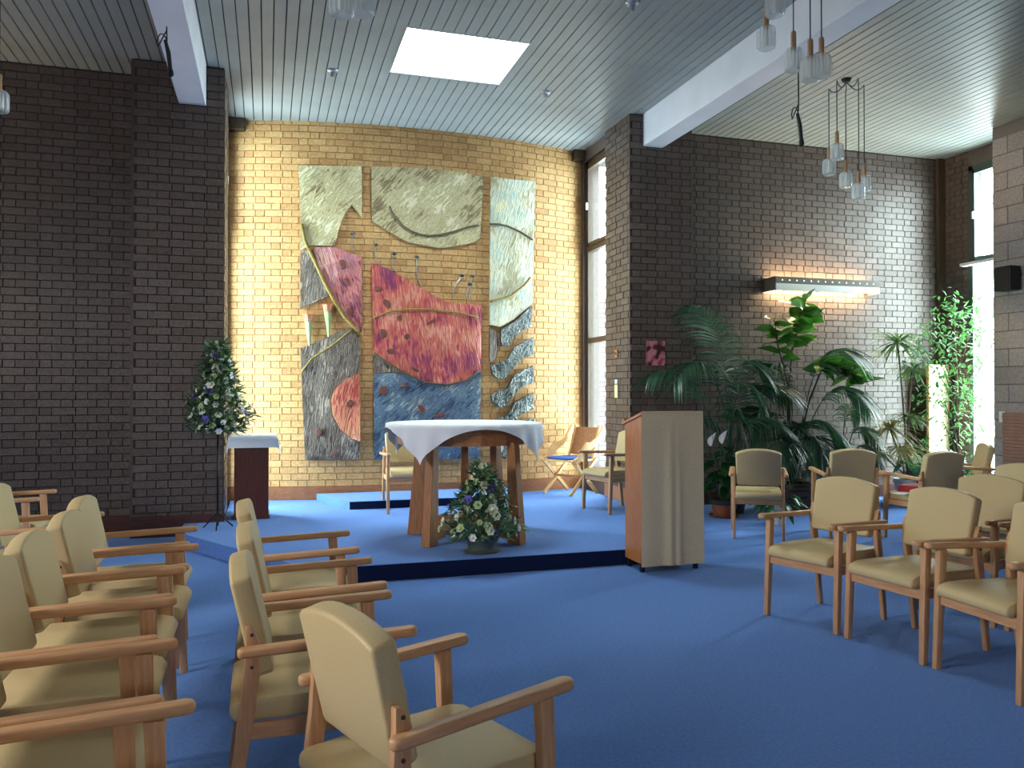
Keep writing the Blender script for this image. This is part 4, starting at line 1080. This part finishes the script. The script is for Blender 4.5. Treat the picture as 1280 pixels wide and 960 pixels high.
palm('grey-green bushy palm low behind the dark-backed armchair', 7.15, 8.7, 0.3, 0.17,
     [(1030, 520, 1000, 590, -.1, -.2), (1060, 490, 1100, 560, 0, -.1), (1055, 500, 1040, 600, -.3, -.4), (1075, 510, 1110, 600, 0, -.2), (1050, 470, 1075, 520, .0, .0)], 'palm_leaf_grey', 8.7, nl=30, length=0.42, width=0.008, start=0.4, droop=1.1)

def leaf_mesh(L, W, fold=0.18, name='leaf', m=6):
    mb = MB(); pr = []
    for i in range(m + 1):
        t = i / m; w = W * math.sin(math.pi * (0.06 + 0.94 * t) ** 0.85) if i < m else 0.0
        z = -0.25 * L * t * t
        mb.v += [Vector((L * t, -w, z + fold * w)), Vector((L * t, 0, z)), Vector((L * t, w, z + fold * w))]
    for i in range(m):
        a = 3 * i; mb.f += [(a, a + 1, a + 4, a + 3), (a + 1, a + 2, a + 5, a + 4)]
    return mb.mesh(name, smooth='all')
RUB = leaf_mesh(0.29, 0.082); RUB.materials.append(M['rubber_leaf'])
LIL = leaf_mesh(0.30, 0.055); LIL.materials.append(M['lily_leaf'])
BIG = leaf_mesh(0.20, 0.04); BIG.materials.append(M['lily_leaf'])
# rubber plant: two stems, leaf by leaf
e = empty('rubber_plant', (6.55, 9.0, 0)); tag(e, 'tall rubber plant with glossy oval leaves rising to the wall light', 'plant', GP); org = Vector((6.55, 9.0, 0))
pot(e, 0.19, 0.34, 'terracotta')
stems = [[(1000, 600), (985, 500), (990, 440), (1000, 405), (1008, 372)], [(1003, 600), (1012, 500), (1030, 455), (1055, 462), (1082, 478)], [(998, 590), (985, 480), (972, 430), (968, 398)]]
for si, s_ in enumerate(stems):
    pts = [Vector((0, 0, 0.3))] + [at_y(px, py, 9.0 - (0.45 if si == 1 else 0.15)) - org for px, py in s_[1:]]
    path = []
    for i in range(len(pts) - 1):
        for k in range(5): path.append(pts[i].lerp(pts[i + 1], k / 5))
    path.append(pts[-1])
    link('stem', MB().tube(path, [0.016 - 0.009 * i / len(path) for i in range(len(path))], 7).mesh('stem', smooth='all'), 'stem_brown', e)
    n0 = int(len(path) * (0.46 if si == 1 else 0.55)); N = 40 if si == 1 else (30 if si == 0 else 14)
    for k in range(N):
        t = n0 + (len(path) - 1 - n0) * (k + rng.random()) / N; i = min(int(t), len(path) - 2)
        p = path[i].lerp(path[i + 1], t - i); ang = k * 2.4 + rng.uniform(-.4, .4)
        link('leaf', RUB, None, e, p, (rng.uniform(-1.1, 1.1), rng.uniform(-0.75, 0.45), ang), (rng.uniform(.8, 1.15),) * 3)
# dracaena with long strappy leaves
def tuft(mb, c, n, L, w, up, rng, droop=0.9):
    for k in range(n):
        a = rng.uniform(0, 2 * math.pi); el = rng.uniform(-0.2, 1.2) * up
        d = Vector((math.cos(a), math.sin(a), el)).normalized(); q = Vector(c); pts = []
        ll = L * rng.uniform(0.7, 1.1); dv = d.copy()
        for j in range(6): pts.append(q.copy()); dv = (dv + Vector((0, 0, -droop * 0.22))).normalized(); q = q + dv * ll / 5
        wd = d.cross(Vector((0, 0, 1))).normalized()
        mb.leafstrip(pts, wd, [w * f for f in (0.6, 1, 1, 0.8, 0.5, 0.05)])
e = empty('dragon_tree', (8.2, 8.72, 0)); tag(e, 'slender dragon tree with tufts of strappy leaves on bare canes', 'plant', GP); org = Vector((8.2, 8.72, 0))
pot(e, 0.17, 0.32, 'pot_white')
for (px, py, mt, L, n, top) in ((1122, 428, 'dracaena_leaf', 0.52, 130, 1.0), (1140, 462, 'dracaena_leaf', 0.45, 80, 0.7), (1112, 535, 'dry_leaf', 0.5, 110, 0.9), (1126, 560, 'dry_leaf', 0.45, 90, 0.6), (1098, 565, 'dry_leaf', 0.42, 70, 0.7), (1135, 520, 'dracaena_leaf', 0.42, 70, 0.6)):
    p = at_y(px, py, 8.72 + rng.uniform(-.12, .05)) - org
    link('cane', MB().tube(bez(Vector((rng.uniform(-.06, .06), rng.uniform(-.05, .05), 0.28)), Vector((p.x * 0.3, p.y, p.z * 0.6)), p, 8), 0.011, 6).mesh('cane', smooth='all'), 'bark', e)
    mb = MB(); tuft(mb, p, n, L, 0.011, top, rng)
    tag(link('leaf_tuft', mb.mesh('leaf_tuft', smooth='all'), mt, e), kind='stuff')
# weeping fig in front of the corner window
def leaf_cloud(centres, n, rad, L, W, rng, hang=0.5):
    mb = MB()
    for c in centres:
        for k in range(n):
            d = Vector((rng.gauss(0, 1), rng.gauss(0, 1), rng.gauss(0, 1))); d.normalize()
            q = Vector(c) + d * rad * rng.random() ** 0.5
            a = rng.uniform(0, 2 * math.pi); f = Vector((math.cos(a), math.sin(a), -hang * rng.random() + 0.1)).normalized()
            s = f.cross(Vector((rng.uniform(-.4, .4), rng.uniform(-.4, .4), 1))).normalized(); l = L * rng.uniform(.7, 1.25); w = W * rng.uniform(.8, 1.2)
            up = s.cross(f) * 0.12 * l
            n0 = len(mb.v)
            mb.v += [q, q + f * l * .45 - s * w - up * .2, q + f * l * .45 + up * .6, q + f * l * .45 + s * w - up * .2, q + f * l - up]
            mb.f += [(n0, n0 + 1, n0 + 2), (n0, n0 + 2, n0 + 3), (n0 + 1, n0 + 4, n0 + 2), (n0 + 2, n0 + 4, n0 + 3)]
    return mb
e = empty('weeping_fig', (8.95, 8.62, 0)); tag(e, 'airy weeping fig with light green leaves before the corner window', 'plant', GP); org = Vector((8.95, 8.62, 0))
pot(e, 0.2, 0.36, 'pot_dark')
cs = [(1190, 380), (1180, 400), (1205, 395), (1225, 385), (1165, 420), (1190, 425), (1215, 420), (1235, 410), (1150, 430), (1175, 450), (1200, 455), (1225, 445), (1170, 480), (1195, 490), (1215, 480), (1190, 515), (1160, 500), (1210, 520), (1200, 545), (1222, 505), (1145, 455), (1245, 430), (1160, 560), (1205, 585)]
pts = []
for px, py in cs: pts.append(at_y(px, py, 8.55 + rng.uniform(-.28, .2)) - org)
trunk = bez(Vector((0, 0, .3)), Vector((0.06, 0.02, 1.2)), at_y(1192, 400, 8.62) - org, 14)
link('trunk', MB().tube(trunk, [0.018 - 0.011 * i / 14 for i in range(15)], 7).mesh('trunk', smooth='all'), 'bark', e)
for k, p in enumerate(pts):
    i = min(13, max(2, int((p.z - 0.5) / 2.4 * 14) - 3)); b0 = trunk[i]
    link('branch', MB().tube(bez(b0, (b0 + p) / 2 + Vector((0, 0, 0.2)), p, 6), [0.007 - 0.0008 * j for j in range(7)], 5).mesh('branch', smooth='all'), 'bark', e)
tag(link('foliage', leaf_cloud(pts, 46, 0.26, 0.095, 0.018, rng, 1.2).mesh('foliage', smooth='all'), 'fig_leaf', e), kind='stuff')
# low green fern-like plants in the corner
for px, py, y, lab in ((1150, 590, 8.5, 'small bright green fern on the floor left of the cream board'), (1212, 590, 8.3, 'small bright green fern on the floor before the corner window')):
    b = at_y(px, py, y)
    e = empty('fern', (b.x, b.y, 0)); tag(e, lab, 'plant', GP); pot(e, 0.13, 0.24, 'pot_dark')
    for k in range(12):
        a = k * 2 * math.pi / 12 + rng.uniform(-.2, .2); rr = rng.uniform(.25, .42)
        frond('frond', (0, 0, .2), (rr * .5 * math.cos(a), rr * .5 * math.sin(a), .75 * rng.uniform(.8, 1.1)), (rr * math.cos(a), rr * math.sin(a), .42 * rng.uniform(.7, 1.3)), e, 'fig_leaf', length=0.10, nl=16, start=.3, droop=.4, width=.012, rng=rng)
# peace lily in a terracotta pot with saucer
b = at_z(905, 646, 0.0)
e = empty('peace_lily', (b.x, b.y, 0)); tag(e, 'peace lily with two white blooms in a terracotta pot beside the lectern', 'plant', GP); org = Vector((b.x, b.y, 0))
link('saucer', MB().lathe([(0, 0), (0.16, 0), (0.185, 0.03), (0.17, 0.03), (0.15, 0.012), (0, 0.012)], 24).mesh('saucer', smooth=True), 'terracotta', e)
link('pot', MB().lathe([(0, 0.013), (0.12, 0.013), (0.155, 0.16)], 24).mesh('pot', smooth=True), 'terracotta', e)
link('pot_liner', MB().lathe([(0.156, 0.15), (0.175, 0.155), (0.18, 0.21), (0.15, 0.205), (0.0, 0.195)], 24).mesh('pot_liner', smooth=True), 'pot_dark', e)
for k in range(46):
    a = k * 2.4; r_ = rng.uniform(.03, .22); z = rng.uniform(.30, .78)
    p = Vector((r_ * math.cos(a), r_ * math.sin(a), z))
    link('leaf', LIL, None, e, p, (rng.uniform(-.3, .3), rng.uniform(-0.3, 0.5), a), (rng.uniform(.75, 1.1),) * 3)
    if k % 3 == 0: link('stalk', MB().tube([(0, 0, .19), p * 0.6, p], 0.004, 5).mesh('stalk'), 'stem_green', e)
for px, py in ((889, 551), (903, 548)):
    p = at_y(px, py, b.y - 0.38) - org
    st_ = link('flower_stem', MB().tube(bez(Vector((0, 0, .2)), Vector((p.x * .3, 0, p.z * .7)), p, 8), 0.005, 5).mesh('flower_stem'), 'stem_green', e)
    sp = leaf_mesh(0.17, 0.055, fold=0.5, name='spathe'); sp.materials.append(M['petal_white'])
    link('spathe', sp, None, st_, p - Vector((0, 0, 0.06)), (0, R(-80), R(-70)))
    link('spadix', MB().tube([p + Vector((-0.01, -0.02, -0.03)), p + Vector((-0.01, -0.025, 0.06))], 0.008, 6).mesh('spadix'), 'petal_cream', st_)
# white pot with trailing leaves, low wooden planter
b = at_z(972, 655, 0.0)
e = empty('trailing_plant', (b.x, b.y, 0)); tag(e, 'low trailing plant in a small white pot behind the lone armchair', 'plant', GP)
pot(e, 0.11, 0.19, 'pot_white')
for k in range(40):
    a = k * 2.4; r_ = rng.uniform(.05, .2)
    link('leaf', BIG, None, e, (r_ * math.cos(a), r_ * math.sin(a), rng.uniform(.14, .33)), (rng.uniform(-.3, .3), rng.uniform(-0.2, 0.7), a), (rng.uniform(.6, 1),) * 3)
e = empty('planter_box', (6.4, 8.33, 0)); tag(e, 'low dark wooden planter box in front of the palms', 'planter')
for k in range(3): link('plank', box((-0.45, -0.02, 0.01 + k * 0.09), (0.45, 0.0, 0.09 + k * 0.09)).mesh('plank', bevel=0.003, segs=1), 'planter_wood', e)
for s in (-1, 1): link('end_board', box((s * 0.45 - 0.01, -0.02, 0), (s * 0.45 + 0.01, 0.10, 0.28)).mesh('end_board'), 'planter_wood', e)
link('rim', box((-0.47, -0.035, 0.28), (0.47, 0.02, 0.30)).mesh('rim'), 'planter_wood', e)

# ------------------------------------------------------------------ flower arrangements
def bloom(r, name='flower', petals=6):
    mb = MB()
    for k in range(petals):
        a = 2 * math.pi * k / petals; c, s = math.cos(a), math.sin(a)
        w = r * 0.55
        n0 = len(mb.v)
        mb.v += [Vector((0, 0, 0)), Vector((c * r * .6 - s * w, s * r * .6 + c * w, r * .45)), Vector((c * r * 1.05, s * r * 1.05, r * .35)), Vector((c * r * .6 + s * w, s * r * .6 - c * w, r * .45))]
        mb.f += [(n0, n0 + 3, n0 + 2, n0 + 1)]
    mb.lathe([(r * .05, 0.0), (r * .38, r * .25), (r * .30, r * .5), (0.0, r * .62)], 7)
    return mb.mesh(name, smooth='all')
FL = {}
for n, mt, r in (('cream', 'petal_cream', .042), ('white', 'petal_white', .036), ('violet', 'petal_violet', .045), ('green', 'petal_green', .034)):
    FL[n] = bloom(r); FL[n].materials.append(M[mt])
def bouquet(e, z0, z1, r0, r1, n_fl, n_leaf, rng, mix, squash=1.0, core=None):
    """cone of foliage with blooms on its surface; r0 near the bottom, r1 at the top"""
    mb = MB()
    for k in range(n_leaf):
        t = rng.random() ** 1.3; z = z0 + (z1 - z0) * t; rr = (r0 + (r1 - r0) * t) * (0.65 + 0.35 * min(1, t * 6)) * rng.random() ** 0.5
        a = rng.uniform(0, 2 * math.pi); rr *= 1 + 0.22 * math.sin(a * 3 + z * 17); q = Vector((rr * math.cos(a), rr * squash * math.sin(a), z))
        f = Vector((math.cos(a), math.sin(a), rng.uniform(-.5, 1.0))).normalized(); s = f.cross(Vector((rng.uniform(-.5, .5), rng.uniform(-.5, .5), 1))).normalized()
        l = rng.uniform(.06, .13); w = rng.uniform(.010, .020); n0 = len(mb.v); up = s.cross(f) * .1 * l
        mb.v += [q, q + f * l * .5 - s * w, q + f * l * .5 + up, q + f * l * .5 + s * w, q + f * l]
        mb.f += [(n0, n0 + 1, n0 + 2), (n0, n0 + 2, n0 + 3), (n0 + 1, n0 + 4, n0 + 2), (n0 + 2, n0 + 4, n0 + 3)]
    tag(link('foliage', mb.mesh('foliage', smooth='all'), 'bouquet_leaf', e), kind='stuff')
    sm = MB()
    for k in range(14):
        a = k * 2.4; t = rng.uniform(.3, 1); rr = (r0 + (r1 - r0) * t) * .8
        sm.tube([(0, 0, z0 - 0.04), (rr * .4 * math.cos(a), rr * .4 * math.sin(a), z0 + (z1 - z0) * t * .5), (rr * math.cos(a), rr * squash * math.sin(a), z0 + (z1 - z0) * t)], .004, 5)
    tag(link('stems', sm.mesh('stems'), 'stem_green', e), kind='stuff')
    for k in range(n_fl):
        t = (k + rng.random()) / n_fl; t = t ** 1.15; z = z0 + (z1 - z0) * t
        rr = (r0 + (r1 - r0) * t) * (0.6 + 0.4 * min(1, t * 6)) * rng.uniform(.85, 1.1); a = k * 2.399 + rng.uniform(-.3, .3)
        rr *= 1 + 0.22 * math.sin(a * 3 + z * 17); d = Vector((math.cos(a), squash * math.sin(a), rng.uniform(-.1, .7))).normalized()
        rot = d.to_track_quat('Z', 'Y').to_euler()
        link('flower', FL[mix[(k * 5) % len(mix)]], None, e, (rr * math.cos(a), rr * squash * math.sin(a), z), rot, (rng.uniform(.75, 1.2),) * 3)
# low bowl in front of the altar
b = at_z(602, 689, DZ)
e = empty('flower_bowl', (b.x, b.y, DZ)); tag(e, 'low bowl of cream and violet flowers on the platform before the altar', 'flowers')
link('bowl', MB().lathe([(0, 0), (0.15, 0.0), (0.16, 0.012), (0.12, 0.03), (0.12, 0.06), (0.165, 0.14), (0.155, 0.14), (0.11, 0.07), (0, 0.07)], 26).mesh('bowl', smooth=True), 'bowl_green', e)
bouquet(e, 0.13, 0.72, 0.36, 0.02, 92, 950, rng, ['cream', 'green', 'white', 'green', 'cream', 'green', 'violet', 'white', 'green', 'cream', 'green'])
# tall stand by the left pier
b = at_z(272, 661, DZ)
e = empty('flower_stand', (b.x, b.y, DZ)); tag(e, 'tall thin black metal flower stand before the left pier', 'stand')
link('pole', MB().tube([(0, 0, 0.03), (0, 0, 0.98)], 0.010, 8).mesh('pole', smooth='all'), 'black_metal', e)
for k in range(3):
    a = k * 2 * math.pi / 3 + 0.5
    link('foot', MB().tube([(0, 0, 0.16), (0.06 * math.cos(a), 0.06 * math.sin(a), 0.10), (0.16 * math.cos(a), 0.16 * math.sin(a), 0.008)], 0.007, 6).mesh('foot', smooth='all'), 'black_metal', e)
link('dish', MB().lathe([(0, 0.98), (0.07, 0.98), (0.10, 1.03), (0.095, 1.03), (0.0, 0.99)], 18).mesh('dish', smooth=True), 'black_metal', e)
e = empty('flower_arrangement', (b.x, b.y, DZ + 1.032)); tag(e, 'large cone of white, cream and violet flowers on the tall stand', 'flowers')
link('foam_block', MB().lathe([(0, 0), (0.07, 0), (0.08, 0.09), (0, 0.10)], 14).mesh('foam_block'), 'bouquet_leaf', e)
bouquet(e, -0.07, 0.80, 0.32, 0.03, 160, 1300, rng, ['white', 'green', 'white', 'green', 'cream', 'white', 'green', 'white', 'violet', 'green', 'white'], squash=0.75)
